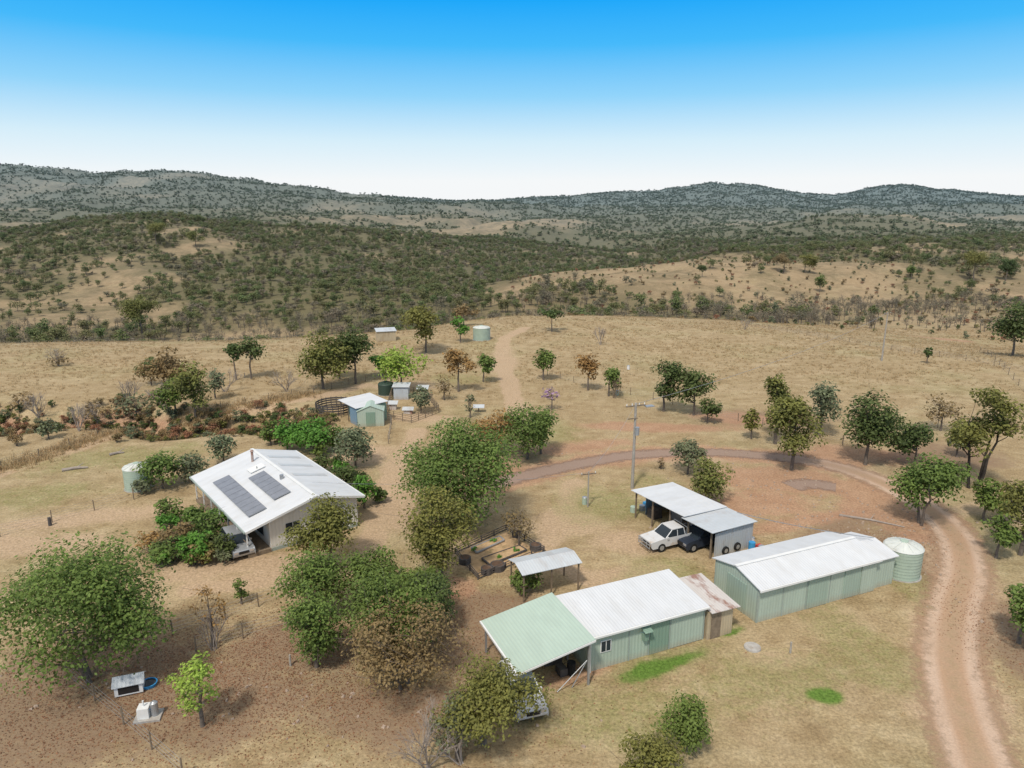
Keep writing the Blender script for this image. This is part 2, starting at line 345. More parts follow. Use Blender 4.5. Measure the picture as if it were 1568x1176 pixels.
c=t.mix(t.m('MULTIPLY',t.m('MULTIPLY',t.rng(ed,.3,.05,0,.75),t.rng(n4,.4,.6,.2,1)),ng_),c,(.37,.27,.155))
c=t.mix(t.rng(n5,.35,.65,.3,0),c,(.2,.13,.09))
t.l.new(c,b.inputs['Base Color']); b.inputs['Roughness'].default_value=.95
t.l.new(t.node('ShaderNodeBump',{'Height':t.m('ADD',n5,n4),'Strength':.5,'Distance':.08}).outputs[0],b.inputs['Normal'])
al=t.m('ADD',ed,t.m('MULTIPLY',t.m('SUBTRACT',n4,.5),1.5)); al=t.rng(al,1.0,.5,0,1)
tr=t.node('ShaderNodeBsdfTransparent').outputs[0]; mx=t.node('ShaderNodeMixShader',{0:al,1:tr,2:b.outputs[0]})
t.l.new(mx.outputs[0],t.n['Material Output'].inputs['Surface']); M['road']=m
ROADPX=[(1530,1250),(1500,1170),(1470,1080),(1455,1000),(1462,930),(1476,870),(1458,815),(1405,768),(1340,735),(1270,712),(1180,699),(1080,693),(980,696),(900,708),(820,725),(740,745)]
def ribbon(name,L,w,grav0,grav1,zo=.012,w1=None):
    S=smoothpts([G(*p) for p in L]); V=[];A=[];Gv=[];nc=9
    for i,p in enumerate(S):
        d=(S[min(i+1,len(S)-1)]-S[max(i-1,0)]); d.z=0; d.normalize(); q=Vector((-d.y,d.x,0)); gv=min(1,max(0,(i/len(S)-grav0)/(grav1-grav0))); ww=w+((w1 or w)-w)*gv
        for k in range(nc):
            u=k/(nc-1)*2-1; x=p.x+q.x*u*ww; y=p.y+q.y*u*ww
            V.append((x,y,float(terrain(x,y))+zo)); A.append(abs(u)); Gv.append(gv)
    Fq=np.array([(i*nc+k,i*nc+k+1,(i+1)*nc+k+1,(i+1)*nc+k) for i in range(len(S)-1) for k in range(nc-1)])[:,::-1]
    link(name,raw_mesh(name,V,Fq,[M['road']],attr={'across':A,'gravel':Gv}))
ribbon('dirt_road',ROADPX,2.4,.5,.66,w1=1.7)
ribbon('gravel_patch',[(1210,745),(1230,741),(1250,742),(1280,746)],1.6,-1,-.5,.02)
# ------------------------------------------------------------------ foliage
def leafmat(name,c,tr=.3,var=.35,hz=True,hue=None):
    m,t,b=newmat(name)
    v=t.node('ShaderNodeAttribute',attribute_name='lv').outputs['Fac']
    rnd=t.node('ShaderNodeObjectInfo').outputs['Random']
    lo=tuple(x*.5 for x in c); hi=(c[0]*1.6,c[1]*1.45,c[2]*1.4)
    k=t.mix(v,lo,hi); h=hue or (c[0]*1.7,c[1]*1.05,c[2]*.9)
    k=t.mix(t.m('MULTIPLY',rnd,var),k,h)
    if hz: k=painted_haze(t,k)
    t.l.new(k,b.inputs['Base Color']); b.inputs['Roughness'].default_value=.6; b.inputs['Specular IOR Level'].default_value=.2
    tl=t.node('ShaderNodeBsdfTranslucent',{'Color':k}); mx=t.node('ShaderNodeMixShader',{0:tr,1:b.outputs[0],2:tl.outputs[0]})
    t.l.new(mx.outputs[0],t.n['Material Output'].inputs['Surface']); return m
LC={'dark':(.085,.13,.04),'mid':(.125,.20,.048),'lime':(.27,.42,.08),'olive':(.175,.20,.055),'brown':(.22,.18,.085),
'grey':(.16,.205,.115),'orange':(.30,.21,.08),'bright':(.105,.26,.042),'purple':(.36,.26,.40),'rust':(.27,.15,.085),'straw':(.46,.36,.20)}
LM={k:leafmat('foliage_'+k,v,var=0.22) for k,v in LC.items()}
def leaves(rng,C,RC,n,ls,flat=.8,out=.6):
    k=rng.choice(len(C),n,p=RC**2/(RC**2).sum()); d=rng.normal(size=(n,3)); d/=np.linalg.norm(d,axis=1)[:,None]
    d[:,2]=np.where((d[:,2]<-.3)&(rng.random(n)<.6),-d[:,2],d[:,2])
    r=rng.random(n)**.33*RC[k]*(1+.11*rng.normal(size=n)); off=d*r[:,None]; off[:,2]*=flat
    c=C[k]+off; nn=d*out+rng.normal(size=(n,3))*.36+np.array([0,0,.55]); nn/=np.linalg.norm(nn,axis=1)[:,None]
    a=np.cross(nn,rng.normal(size=(n,3))); a/=np.linalg.norm(a,axis=1)[:,None]; b_=np.cross(nn,a)
    s=ls*rng.uniform(.6,1.2,n)[:,None]; w=s*.7
    V=np.stack([c-a*s*.6,c-b_*w*.5+nn*s*.08,c+a*s*.6,c+b_*w*.5+nn*s*.08],1)
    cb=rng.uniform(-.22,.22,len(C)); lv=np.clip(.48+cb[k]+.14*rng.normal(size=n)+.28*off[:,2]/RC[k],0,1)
    return V.reshape(-1,3),np.repeat(lv,4)
def tree_mesh(name,rng,h,w,ls,dens,cb,kind,bark='bark',ncl=22,umb=0,multi=1,bare=0,clr=(.24,.38)):
    ch=h*(1-cb)/2; cz=h*cb+ch; rw=w/2
    pts=[];rc=[]; lob='gum' in name or 'wattle' in name
    LB=[np.array([math.cos(a),math.sin(a),0])*rng.uniform(.45,.8)+np.array([0,0,rng.uniform(-.7,.75)]) for a in [rng.uniform(0,6.28)+i*6.283/5 for i in range(5)]]+[np.array([0,0,.75])]
    while len(pts)<ncl:
        d=rng.normal(size=3); d/=np.linalg.norm(d); q=d*rng.uniform(.25,1)**.45
        if q[2]<-.8: continue
        if lob: q=LB[len(pts)%6]*.72+q*.42
        r=rng.uniform(*clr)*min(w,2.4*ch)*.5*(1.15 if lob else 1.35)
        k=np.maximum(0.1,1-np.array([r/rw,r/rw,.8*r/ch])*.92)
        z=q[2]*ch*k[2]
        if umb: z=abs(z)*.8+ch*.1
        lump=1+.14*math.sin(3*math.atan2(q[1],q[0])+len(pts)%3)+rng.normal()*.07
        pts.append((q[0]*rw*k[0]*lump,q[1]*rw*k[1]*lump,cz+z)); rc.append(r)
    C=np.array(pts); RC=np.array(rc)
    n=int(min(17500,5.2*w*2*ch/(ls*ls)*dens))
    mb=MB(); tr=.018*h+.05; tops=[]
    for q in range(multi):
        ang=rng.uniform(0,6.28); sp=(0 if multi==1 else rw*.25)
        p0=Vector((math.cos(ang)*tr*1.5*(multi>1),math.sin(ang)*tr*1.5*(multi>1),-.1)); prev=p0; r0=tr/(multi**.4)
        segs=4; hh=h*(cb+(1-cb)*.45)
        for i in range(1,segs+1):
            u=i/segs; nx=Vector((p0.x+math.cos(ang)*sp*u+rng.normal()*.03*h*u*.5,p0.y+math.sin(ang)*sp*u+rng.normal()*.03*h*u*.5,hh*u))
            r1=tr/(multi**.4)*(1-.6*u); mb.tube(prev,nx,r0,r1,bark,7,False); prev=nx;r0=r1; tops.append((nx.copy(),r1))
    for i in range(len(C)):
        if i>26: break
        tgt=Vector(C[i]); cand=[q for q in tops if q[0].z<tgt.z] or tops[:1]; s,r=min(cand,key=lambda q:(q[0]-tgt).length)
        mid=s.lerp(tgt,.5)+Vector((0,0,-.08*(tgt-s).length)); mb.tube(s,mid,r*.55,r*.36,bark,5,False); mb.tube(mid,tgt,r*.36,r*.12,bark,5,False)
        for _ in range(4 if bare else 1):
            e=tgt+Vector(rng.normal(size=3))*RC[i]*.8; mb.tube(tgt,e,r*.12+.005,.006,bark,4,False)
    nv=len(mb.v)
    V2,lv=leaves(rng,C,RC,n,ls)
    Fq=np.array(mb.f); Fl=np.arange(len(V2)).reshape(-1,4)+nv
    V=np.concatenate([np.array(mb.v),V2]); Fa=np.concatenate([Fq,Fl])
    mi=np.concatenate([np.zeros(len(Fq)),np.ones(len(Fl))])
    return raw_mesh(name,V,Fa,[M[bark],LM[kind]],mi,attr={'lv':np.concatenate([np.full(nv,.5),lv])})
seed=[100]
def plant(name,px,base,top,wpx,kind,cb=.25,dens=1.0,bark='bark',ncl=22,umb=0,multi=1,bare=0,clr=(.24,.38)):
    p=G(px,base); dist=math.sqrt(p.x**2+p.y**2+(H-p.z)**2)
    h=float(zrow(p.y,top))-p.z; w=wpx*1.15/F*(p.y*CP+(H-p.z)*SP); h=max(h,.5)
    ls=float(np.clip(dist*.0040,.16,.6)); ls=min(ls,.12*max(w,h)+.05)
    seed[0]+=1; rng=np.random.default_rng(seed[0])
    me=tree_mesh(name,rng,h,w,ls,dens*(1 if bare else 1.15),cb*.72,kind,bark,ncl,umb,multi,bare,clr)
    link(name,me,None,p,rng.uniform(0,6.28))
T=plant
T('fig_tree',145,1040,816,268,'mid',.0,1.6,ncl=54,multi=3,clr=(.19,.30)); 
T('young_jacaranda_tree',310,1112,988,84,'lime',.2,.5,ncl=20,clr=(.18,.28))
T('bottlebrush_tree',327,990,893,55,'orange',.3,.2,ncl=12,bare=1)
T('sapling',370,925,880,26,'mid',.1,.6,ncl=8)
T('shade_tree',485,1022,893,98,'mid',.02,1.1,ncl=28); T('shade_tree',487,940,833,118,'mid',.03,1.1,ncl=28)
T('wattle_tree',508,870,748,132,'olive',.1,1.05,ncl=36); T('mango_tree',605,1000,866,152,'mid',.03,1.2,ncl=36)
T('bauhinia_tree',618,1052,925,198,'brown',.06,.85,ncl=40,multi=2,bare=1); T('shade_tree',665,965,870,85,'dark',.05,1)
T('shade_tree',575,930,832,98,'mid',.05,1.1); T('shade_tree',640,930,855,95,'mid',.05,1.1)
T('wattle_tree',675,890,731,124,'olive',.06,1.1,ncl=38)
T('poinciana_tree',705,805,640,186,'mid',.04,1.5,ncl=54,multi=2,clr=(.19,.30))
T('shade_tree',765,692,625,88,'orange',.1,.8); T('shade_tree',808,703,613,94,'mid',.06,1.05); T('shade_tree',828,695,622,54,'mid',.1,.9)
T('wattle_tree',742,1145,1004,178,'olive',.03,1.05,ncl=40,multi=2); T('wattle_shrub',700,1165,1055,100,'grey',.05,.4,bare=1,ncl=18)
T('citrus_tree',1045,1142,1060,90,'mid',.03,1.1); T('wattle_shrub',995,1230,1130,130,'olive',.05,1)
T('gum_tree',652,540,464,98,'olive',.22,1.0,ncl=30); T('pepper_tree',615,600,522,76,'lime',.08,1)
T('gum_tree',702,600,525,54,'orange',.25,.7,ncl=18); T('gum_tree',740,585,537,40,'mid',.2,1); T('gum_tree',832,582,527,46,'mid',.15,1.)
T('gum_tree',900,598,538,44,'orange',.15,1); T('gum_tree',932,607,557,40,'mid',.1,.9)
T('gum_tree',1016,630,548,64,'dark',.15,1.1,ncl=24); T('gum_tree',1062,636,559,68,'dark',.15,1.1,ncl=24); T('kurrajong_tree',1083,648,608,40,'dark',.1,1.1)
T('olive_tree',1053,726,671,54,'grey',.05,1.2); T('kurrajong_tree',1085,768,700,70,'olive',.03,1.2)
T('gum_tree',1187,680,558,62,'olive',.2,1.0,ncl=26); T('gum_tree',1212,720,589,88,'olive',.08,1.2,ncl=34); T('gum_tree',1255,665,578,70,'grey',.2,.85)
T('gum_tree',1150,672,622,36,'olive',.1,.8)
T('gum_tree',1325,712,592,106,'dark',.08,1.15,ncl=34); T('gum_tree',1400,712,644,94,'dark',.1,1); T('gum_tree',1490,748,568,114,'olive',.25,.95,'barkd',ncl=38,multi=3,clr=(.17,.28))
T('gum_tree',1410,803,681,118,'mid',.08,1.25,ncl=36,multi=2); T('gum_tree',1505,798,728,66,'mid',.08,1); T('gum_tree',1525,855,782,66,'mid',.1,.9)
T('gum_tree',1562,850,708,88,'olive',.08,1); T('gum_tree',1560,985,866,88,'mid',.03,1); T('gum_tree',1540,800,735,62,'olive',.1,.9); T('gum_tree',1465,700,640,50,'grey',.1,.7)
T('gum_tree',218,518,450,68,'olive',.25,.9); T('gum_tree',385,580,513,60,'dark',.35,.8); T('gum_tree',362,582,518,36,'dark',.35,.7)
T('gum_tree',495,596,498,92,'olive',.08,1,ncl=30); T('gum_tree',545,588,496,88,'dark',.06,1.1,ncl=30); T('gum_tree',585,575,538,44,'bright',.05,1); T('gum_tree',520,580,520,60,'mid',.1,1)
T('gum_tree',262,602,525,92,'brown',.12,.8); T('gum_tree',232,590,545,56,'dark',.2,.8); T('gum_tree',300,640,546,74,'olive',.08,.9); T('gum_tree',270,635,570,68,'mid',.05,.9); T('gum_tree',330,610,560,50,'grey',.1,.5,bare=1)
T('gum_tree',1419,557,527,17,'dark',.2,1); T('gum_tree',845,508,471,50,'dark',.4,1,umb=1)
T('gum_tree',1550,545,456,92,'dark',.12,1.05,ncl=30); T('gum_tree',710,500,463,44,'brown',.3,.9); T('gum_tree',705,525,480,32,'bright',.2,.9)
T('gum_tree',1075,424,403,18,'dark',.3,.9); T('gum_tree',1187,490,460,18,'grey',.3,.6); T('gum_tree',1200,418,384,38,'brown',.2,.9); T('gum_tree',1232,418,385,40,'olive',.2,.9); T('gum_tree',1490,432,378,48,'olive',.3,.8); T('gum_tree',1255,448,418,22,'mid',.2,.8); T('gum_tree',1395,428,403,18,'mid',.2,.9); T('gum_tree',1540,430,393,44,'dark',.2,.9); T('gum_tree',240,378,338,42,'olive',.3,.8); T('gum_tree',300,378,350,30,'olive',.3,.8)
T('shrub',480,692,634,88,'bright',.0,1.2); T('shrub',440,688,640,48,'bright',.0,1.1); T('shrub',545,716,646,66,'grey',.0,1.2); T('shrub',415,682,638,32,'mid',0,1); T('shrub',510,690,648,44,'mid',0,1)
T('shrub',343,708,660,50,'grey',0,.9); T('shrub',250,748,691,66,'mid',0,1.1); T('shrub',294,738,689,56,'grey',0,1); T('shrub',218,757,733,34,'grey',0,1)
T('shrub',645,632,590,38,'grey',.1,.9); T('shrub',680,612,573,34,'brown',.1,.3,bare=1); T('shrub',558,778,726,42,'bright',0,1.2); T('shrub',525,752,710,50,'dark',0,1.2); T('shrub',495,722,694,34,'dark',0,1.1)
T('shrub',300,862,808,46,'bright',0,1.1); T('shrub',258,802,764,50,'mid',0,1.1); T('shrub',250,865,831,44,'mid',0,1); T('shrub',300,808,771,40,'mid',0,1); T('shrub',346,858,812,36,'dark',0,1.1)
T('shrub',322,832,776,48,'mid',0,1); T('shrub',275,842,796,64,'brown',0,.9); T('shrub',228,845,810,42,'orange',0,.6); T('shrub',265,857,818,54,'dark',0,1)
gr=random.Random(3)
for i in range(22):
    px=gr.uniform(222,350); py=gr.uniform(798,870); T('shrub',px,py,py-gr.uniform(18,36),gr.uniform(22,42),gr.choice(['mid','dark','bright','olive','grey','brown']),0,gr.uniform(.7,1.1),ncl=9)
for i in range(7):
    px=gr.uniform(490,585); T('shrub',px,705+(px-495)*.75,680+(px-495)*.75,28,gr.choice(['mid','dark','bright']),0,1,ncl=9)
T('shrub',803,908,866,54,'mid',0,1); T('shrub',795,835,776,56,'brown',.1,.35,bare=1); T('jacaranda_tree',845,628,591,36,'purple',.3,.3,bare=1)
T('shrub',1012,718,700,14,'brown',0,.4,bare=1); T('shrub',75,672,640,36,'grey',0,.8); T('shrub',150,655,615,60,'brown',0,.4,bare=1); T('shrub',90,560,543,34,'brown',0,.4,bare=1)
T('shrub',720,640,600,20,'grey',.1,.4,bare=1); T('shrub',1440,660,600,60,'brown',.1,.35,bare=1); T('shrub',210,640,600,70,'grey',0,.3,bare=1); T('shrub',30,625,600,50,'brown',0,.3,bare=1)
def bare_tree(name,px,base,h,w,seedv,mat='log'):
    rg=random.Random(seedv); mb=MB()
    def grow(p,d,L,r,lv):
        q=p+d*L; mb.tube(p,q,r,r*.6,mat,5,False)
        if lv==0: return
        for _ in range(3 if lv>1 else 4):
            dd=(d+Vector((rg.uniform(-1,1)*w,rg.uniform(-1,1)*w,rg.uniform(-.2,.5)))*.8).normalized()
            grow(p.lerp(q,rg.uniform(.5,1)),dd,L*rg.uniform(.55,.8),r*.55,lv-1)
    for _ in range(5): grow(Vector((rg.uniform(-.2,.2),rg.uniform(-.2,.2),-.05)),Vector((rg.uniform(-1,1)*w,rg.uniform(-1,1)*w,1)).normalized(),h*.42,.05*h/3,4)
    mb.obj(name,None,G(px,base))
bare_tree('dead_shrub',655,1176,3.6,.8,4); bare_tree('dead_shrub',710,1168,3.4,.9,9); bare_tree('dead_tree',328,995,2.6,.3,5)
bare_tree('dead_tree',735,430,9,.5,3); bare_tree('dead_shrub',1140,505,3,.8,6); bare_tree('dead_tree',920,528,4,.5,8); bare_tree('dead_tree',940,610,3.5,.4,12,'timber')
for i,(px,py) in enumerate([(150,650),(250,625),(60,640),(345,600),(90,560),(440,600),(120,660),(200,618)]): bare_tree('dead_tree',px,py,4.0,.7,40+i)
# ------------------------------------------------------------------ instanced vegetation
def coll(name,meshes):
    c=D.collections.new(name)
    for i,me in enumerate(meshes):
        o=D.objects.new(name+'_part',me); c.objects.link(o)
    return c
def scatter(name,P,S,c):
    me=raw_mesh(name,P,[],attr={'sc':S}); o=link(name,me)
    ng=D.node_groups.new(name+'_instances','GeometryNodeTree'); 
    ng.interface.new_socket('Geometry',in_out='INPUT',socket_type='NodeSocketGeometry'); ng.interface.new_socket('Geometry',in_out='OUTPUT',socket_type='NodeSocketGeometry')
    gi=ng.nodes.new('NodeGroupInput'); go=ng.nodes.new('NodeGroupOutput'); ci=ng.nodes.new('GeometryNodeCollectionInfo')
    ci.inputs['Collection'].default_value=c; ci.inputs['Separate Children'].default_value=True; ci.inputs['Reset Children'].default_value=True
    ip=ng.nodes.new('GeometryNodeInstanceOnPoints'); ip.inputs['Pick Instance'].default_value=True
    rv=ng.nodes.new('FunctionNodeRandomValue'); rv.data_type='FLOAT_VECTOR'; rv.inputs[0].default_value=(-.06,-.06,0); rv.inputs[1].default_value=(.06,.06,6.283)
    na_=ng.nodes.new('GeometryNodeInputNamedAttribute'); na_.data_type='FLOAT'; na_.inputs[0].default_value='sc'
    L=ng.links; L.new(gi.outputs[0],ip.inputs['Points']); L.new(ci.outputs[0],ip.inputs['Instance']); L.new(rv.outputs[0],ip.inputs['Rotation'])
    L.new(na_.outputs[0],ip.inputs['Scale']); L.new(ip.outputs[0],go.inputs[0])
    md=o.modifiers.new('instances','NODES'); md.node_group=ng; return o
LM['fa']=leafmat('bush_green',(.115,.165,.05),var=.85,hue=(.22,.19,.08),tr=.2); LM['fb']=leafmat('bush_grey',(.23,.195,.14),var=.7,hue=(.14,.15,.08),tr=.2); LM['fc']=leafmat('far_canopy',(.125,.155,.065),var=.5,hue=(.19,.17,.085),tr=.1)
def proto(n,h,w,ls,dens,cb,kinds,ncl=12,bare=0):
    return [tree_mesh('proto',np.random.default_rng(500+i*7+int(h*10)),h*R.uniform(.8,1.2),w*R.uniform(.85,1.15),ls,dens,cb,kinds[i%len(kinds)],'bark',ncl,0,1+(i%2),bare) for i in range(n)]
midc=coll('bush_trees',proto(8,6.2,6.6,.55,.75,.12,['fa','fa','fa','fb'])); greyc=coll('grey_trees',proto(4,5,4.5,.35,.16,.2,['fb'],12,1))
farc=coll('far_trees',proto(5,8,11,1.9,.8,.05,['fc'],8))
shc=coll('scrub_bushes',proto(6,1.9,2.6,.25,.8,0,['brown','rust','grey','olive','dark','brown'],8,1))
rg=np.random.default_rng(5)
def samp(n,y0,y1,a0,a1,pw=1):
    y=np.sqrt(rg.random(n)*(y1**2-y0**2)+y0**2); a=rg.uniform(a0,a1,n); return a*y,y
x,y=samp(34000,185,1050,-.92,.92); d=density(x,y); k=rg.random(len(x))<np.clip(d,np.where((y>210),.04,.004),1)*.97; x,y=x[k],y[k]
P1=np.stack([x,y,terrain(x,y)-.1],-1); S1=rg.uniform(.3,1.0,len(x))*np.where(rg.random(len(x))<.15,1.35,1)
g=((y<330)&(rg.random(len(x))<.35))
scatter('bushland_trees',P1[~g],S1[~g],midc); 
x,y=samp(3600,205,330,-.75,.8); k=rg.random(len(x))<.5*sst(.25,.6,fbm(x/30,y/18,3,77)); gx,gy=x[k],y[k]
scatter('creek_trees',np.concatenate([P1[g],np.stack([gx,gy,terrain(gx,gy)-.1],-1)]),np.concatenate([S1[g]*1.2,rg.uniform(.5,1.0,len(gx))]),greyc)
x,y=samp(110000,1000,5600,-.9,.9); d=density(x,y); k=rg.random(len(x))<np.clip(d,.06,1)**1.1; x,y=x[k],y[k]
scatter('distant_bushland',np.stack([x,y,terrain(x,y)-.3],-1),rg.uniform(.4,1.1,len(x))*(1+sst(1500,4500,y)*.3),farc)
x,y=samp(1300,195,480,.0,.85)
scatter('hillside_scrub',np.stack([x,y,terrain(x,y)-.05],-1),rg.uniform(.4,1.2,len(x)),shc)
n=1150; x=rg.uniform(-115,-24,n); y=88+(x+75)*.16+5*np.sin(x*.07)+2*np.sin(x*.31)+rg.normal(size=n)*3.4
scatter('gully_scrub',np.stack([x,y,terrain(x,y)-.05],-1),rg.uniform(.2,.9,n),shc)
LM['straw2']=leafmat('grass_straw',(.47,.36,.205),var=.5,hue=(.38,.31,.16),tr=.4)
def tuft(i,kind,nb=14,h=.34):
    r=np.random.default_rng(900+i); V=[]
    for q in range(nb):
        a=r.uniform(0,6.28); c=r.normal(size=2)*.14; w=.02; hh=h*r.uniform(.5,1.1); ln=r.uniform(.25,.9)*hh
        dx,dy=math.cos(a),math.sin(a); V+=[(c[0]-dy*w,c[1]+dx*w,0),(c[0]+dy*w,c[1]-dx*w,0),(c[0]+dx*ln+dy*w*.3,c[1]+dy*ln-dx*w*.3,hh),(c[0]+dx*ln-dy*w*.3,c[1]+dy*ln+dx*w*.3,hh)]
    return raw_mesh('tuft',V,np.arange(len(V)).reshape(-1,4),[LM[kind]],attr={'lv':np.repeat(r.random(nb),4)})
tc=coll('grass_tufts',[tuft(i,'straw2') for i in range(6)])
def zok(x,y,lim=.35):
    z=zones(x,y); return (z['dirt']<lim)&(z['red']<lim+.1)&(z['litter']<.5)&(z['green']<.6)
x,y=samp(42000,34,215,-.85,.85)
fieldm=sst(95,125,y+ (x<-20)*12+10*(fbm(x/20,y/20,2,3)-.5)); rd=dpoly(x,y,gp(ROADPX))
k=zok(x,y)&(rd>2.1)&(rg.random(len(x))<.35+.65*fieldm)&(fbm(x/9,y/4,4,55)>.40+.25*(rg.random(len(x))-.5)); x,y,fm=x[k],y[k],fieldm[k]
scatter('dry_grass',np.stack([x,y,terrain(x,y)-.01],-1),rg.uniform(.3,.65,len(x))*(1+.9*fm),tc)
fl=[G(*p) for p in [(-60,735),(60,702),(150,668),(300,636),(400,618),(480,602)]]
pp=[]
for a_,b_ in zip(fl[:-1],fl[1:]):
    n=int((b_-a_).length*20); u=rg.random(n)[:,None]; q=np.array(a_)*(1-u)+np.array(b_)*u; q[:,:2]+=rg.normal(size=(n,2))*1.1; pp.append(q)
pp=np.concatenate(pp); pp[:,2]=terrain(pp[:,0],pp[:,1]); scatter('tall_grass',pp,rg.uniform(.8,1.9,len(pp)),tc)
def stone(i):
    r=np.random.default_rng(70+i); v=np.array([(a,b_,c_) for a in (-1,1) for b_ in (-1,1) for c_ in (0,1)],float)*[.5,.4,.5]; v[:,:2]*=np.where(v[:,2:3]>0,.65,1); v+=r.normal(size=v.shape)*.07
    return raw_mesh('stone',v,[(0,1,3,2),(4,6,7,5),(0,4,5,1),(2,3,7,6),(1,5,7,3),(0,2,6,4)],[M['stone']])
sc_=coll('stones',[stone(i) for i in range(4)]); X=[];
for (px,py,sx,sy,n) in [(1210,780,12,7,150),(1160,730,10,5,70),(1340,810,7,5,110),(300,1060,14,5,60),(640,1080,9,3,50),(1000,690,16,4,50),(1450,900,5,12,60)]:
    c=G(px,py); X.append(np.stack([c.x+rg.normal(size=n)*sx*.5,c.y+rg.normal(size=n)*sy*.5,np.full(n,-.02)],-1))
X=np.concatenate(X); scatter('scattered_stones',X,rg.uniform(.06,.26,len(X)),sc_)
def lit(n):
    V=[]
    for (px,py,sx,sy) in [(330,1040,15,7),(120,1110,13,7),(600,1060,12,7),(700,930,7,6),(1330,830,7,4),(450,980,10,6),(1545,980,4,10),(170,1010,10,5)]:
        c=G(px,py); m_=int(n*sx*sy/500); V.append(np.stack([c.x+rg.normal(size=m_)*sx*.55,c.y+rg.normal(size=m_)*sy*.55],-1))
    P=np.concatenate(V); m_=len(P); a=rg.uniform(0,6.28,m_); s=rg.uniform(.025,.07,m_)
    ax=np.stack([np.cos(a)*s,np.sin(a)*s,rg.normal(size=m_)*.01],-1); bx=np.stack([-np.sin(a)*s*.5,np.cos(a)*s*.5,rg.normal(size=m_)*.01],-1)
    c=np.concatenate([P,np.full((m_,1),.03)],1)
    V=np.stack([c-ax,c-bx,c+ax,c+bx],1).reshape(-1,3)
    link('leaf_litter',raw_mesh('leaf_litter',V,np.arange(len(V)).reshape(-1,4),[LM['rust']],attr={'lv':np.repeat(rg.random(m_),4)}))
lit(32000)
# ------------------------------------------------------------------ buildings
rad=math.radians
def window(mb,x0,x1,z0,z1,y,fr='white'):
    mb.box(x0-.06,y-.05,z0-.06,x1+.06,y-.003,z1+.06,fr); mb.box(x0,y-.056,z0,x1,y-.0505,z1,'glass'); 
    xm=(x0+x1)/2; mb.box(xm-.02,y-.075,z0,xm+.02,y-.057,z1,fr)
h=empty('farm_house',(-31.2,65.0,0),rad(-51.3)); L,W=15.6,10.5
mb=MB(); mb.prism([(2.0,.0),(10.0,.0),(10.0,2.85),(6.0,3.9),(2.0,3.0)],.5,15.1,'board'); mb.obj('walls',h)
mb=MB(); mb.slab([(-.1,-.1,2.55),(L,-.1,2.55),(L,6,4.1),(-.1,6,4.1)],.07,'roofw'); mb.slab([(-.1,6.003,4.1),(L,6.003,4.1),(L,W,2.95),(-.1,W,2.95)],.07,'roofw')
mb.obj('roof',h)
mb=MB(); mb.box(-.1,5.85,4.1,L,6.15,4.14,'white'); mb.box(-.1,-.22,2.42,L,-.105,2.56,'trim'); mb.box(-.1,W+.005,2.8,L,W+.12,2.94,'white')
mb.slab([(L+.003,-.1,2.56),(L+.05,-.1,2.56),(L+.05,6,4.12),(L+.003,6,4.12)],.2,'white'); mb.slab([(L+.003,6,4.12),(L+.05,6,4.12),(L+.05,W,2.97),(L+.003,W,2.97)],.2,'white'); mb.obj('gutters_and_barge_boards',h)
mb=MB(); mb.box(.2,.1,.0,15.2,1.99,.35,'timber')
for i in range(7): mb.box(.3+i*2.42,.15,.35,.4+i*2.42,.25,2.5,'white')
mb.box(.3,.17,1.15,15,.22,1.2,'timber'); mb.box(.3,.17,.6,15,.22,.65,'timber'); mb.obj('verandah',h)
mb=MB()
for x0 in (1.5,5,8.5,12): mb.box(x0,1.94,.9 if x0!=5 else .36,x0+1.6,1.995,2.3,'glass')
mb.box(15.103,3.4,1.1,15.14,4.6,2.1,'glass'); mb.box(15.103,6.6,1.2,15.14,7.4,2.0,'glass'); mb.box(15.141,3.98,1.1,15.16,4.02,2.1,'white'); mb.box(15.103,8.4,.2,15.15,9.2,2.2,'white')
mb.box(15.103,2.1,0,15.14,9.9,.3,'trim'); mb.obj('windows_and_door',h)
def on_slope(y): return 2.55+(4.1-2.55)*(y+.1)/6.1
mb=MB()
for (x0,x1,y0,y1,n) in [(3.8,13.6,.9,2.4,9),(6.4,12.9,3.4,4.85,6)]:
    for i in range(n):
        a=x0+(x1-x0)*i/n+.03; b_=x0+(x1-x0)*(i+1)/n-.03
        mb.slab([(a,y0,on_slope(y0)+.16),(b_,y0,on_slope(y0)+.16),(b_,y1,on_slope(y1)+.16),(a,y1,on_slope(y1)+.16)],.04,'solar')
        mb.slab([(a-.025,y0-.03,on_slope(y0)+.13),(b_+.025,y0-.03,on_slope(y0)+.13),(b_+.025,y1+.03,on_slope(y1)+.13),(a-.025,y1+.03,on_slope(y1)+.13)],.03,'steel')
mb.obj('solar_panels',h)
mb=MB(); mb.tube((3,5,3.8),(3,5,4.9),.12,.12,'rust',10); mb.tube((3,5,4.9),(3,5,5.05),.2,.1,'rust',10); mb.tube((9.5,5.4,3.9),(9.5,5.4,4.35),.18,.18,'steel',10)
mb.tube((5.3,4.6,3.7),(5.3,4.6,4.1),.05,.05,'steel'); mb.slab([(4.5,3.9,3.72),(5.6,3.9,3.72),(5.6,5.3,4.07),(4.5,5.3,4.07)],.08,'white')
for x0 in (2.5,5.5,8.8): mb.slab([(x0,6.6,3.99),(x0+.7,6.6,3.99),(x0+.7,9.8,3.17),(x0,9.8,3.17)],.04,'roofs')
mb.obj('flues_and_skylights',h)
s=empty('green_shed',(4.7,38.5,0),rad(23.5)); L,W=8.8,4.1
mb=MB(); mb.prism([(0,0),(W,0),(W,2.88),(0,2.5)],0,L,'wallg'); mb.obj('walls',s)
mb=MB(); mb.slab([(-.15,-.22,2.56),(L+.15,-.22,2.56),(L+.15,W+.2,3.0),(-.15,W+.2,3.0)],.06,'roofw'); mb.obj('roof',s)
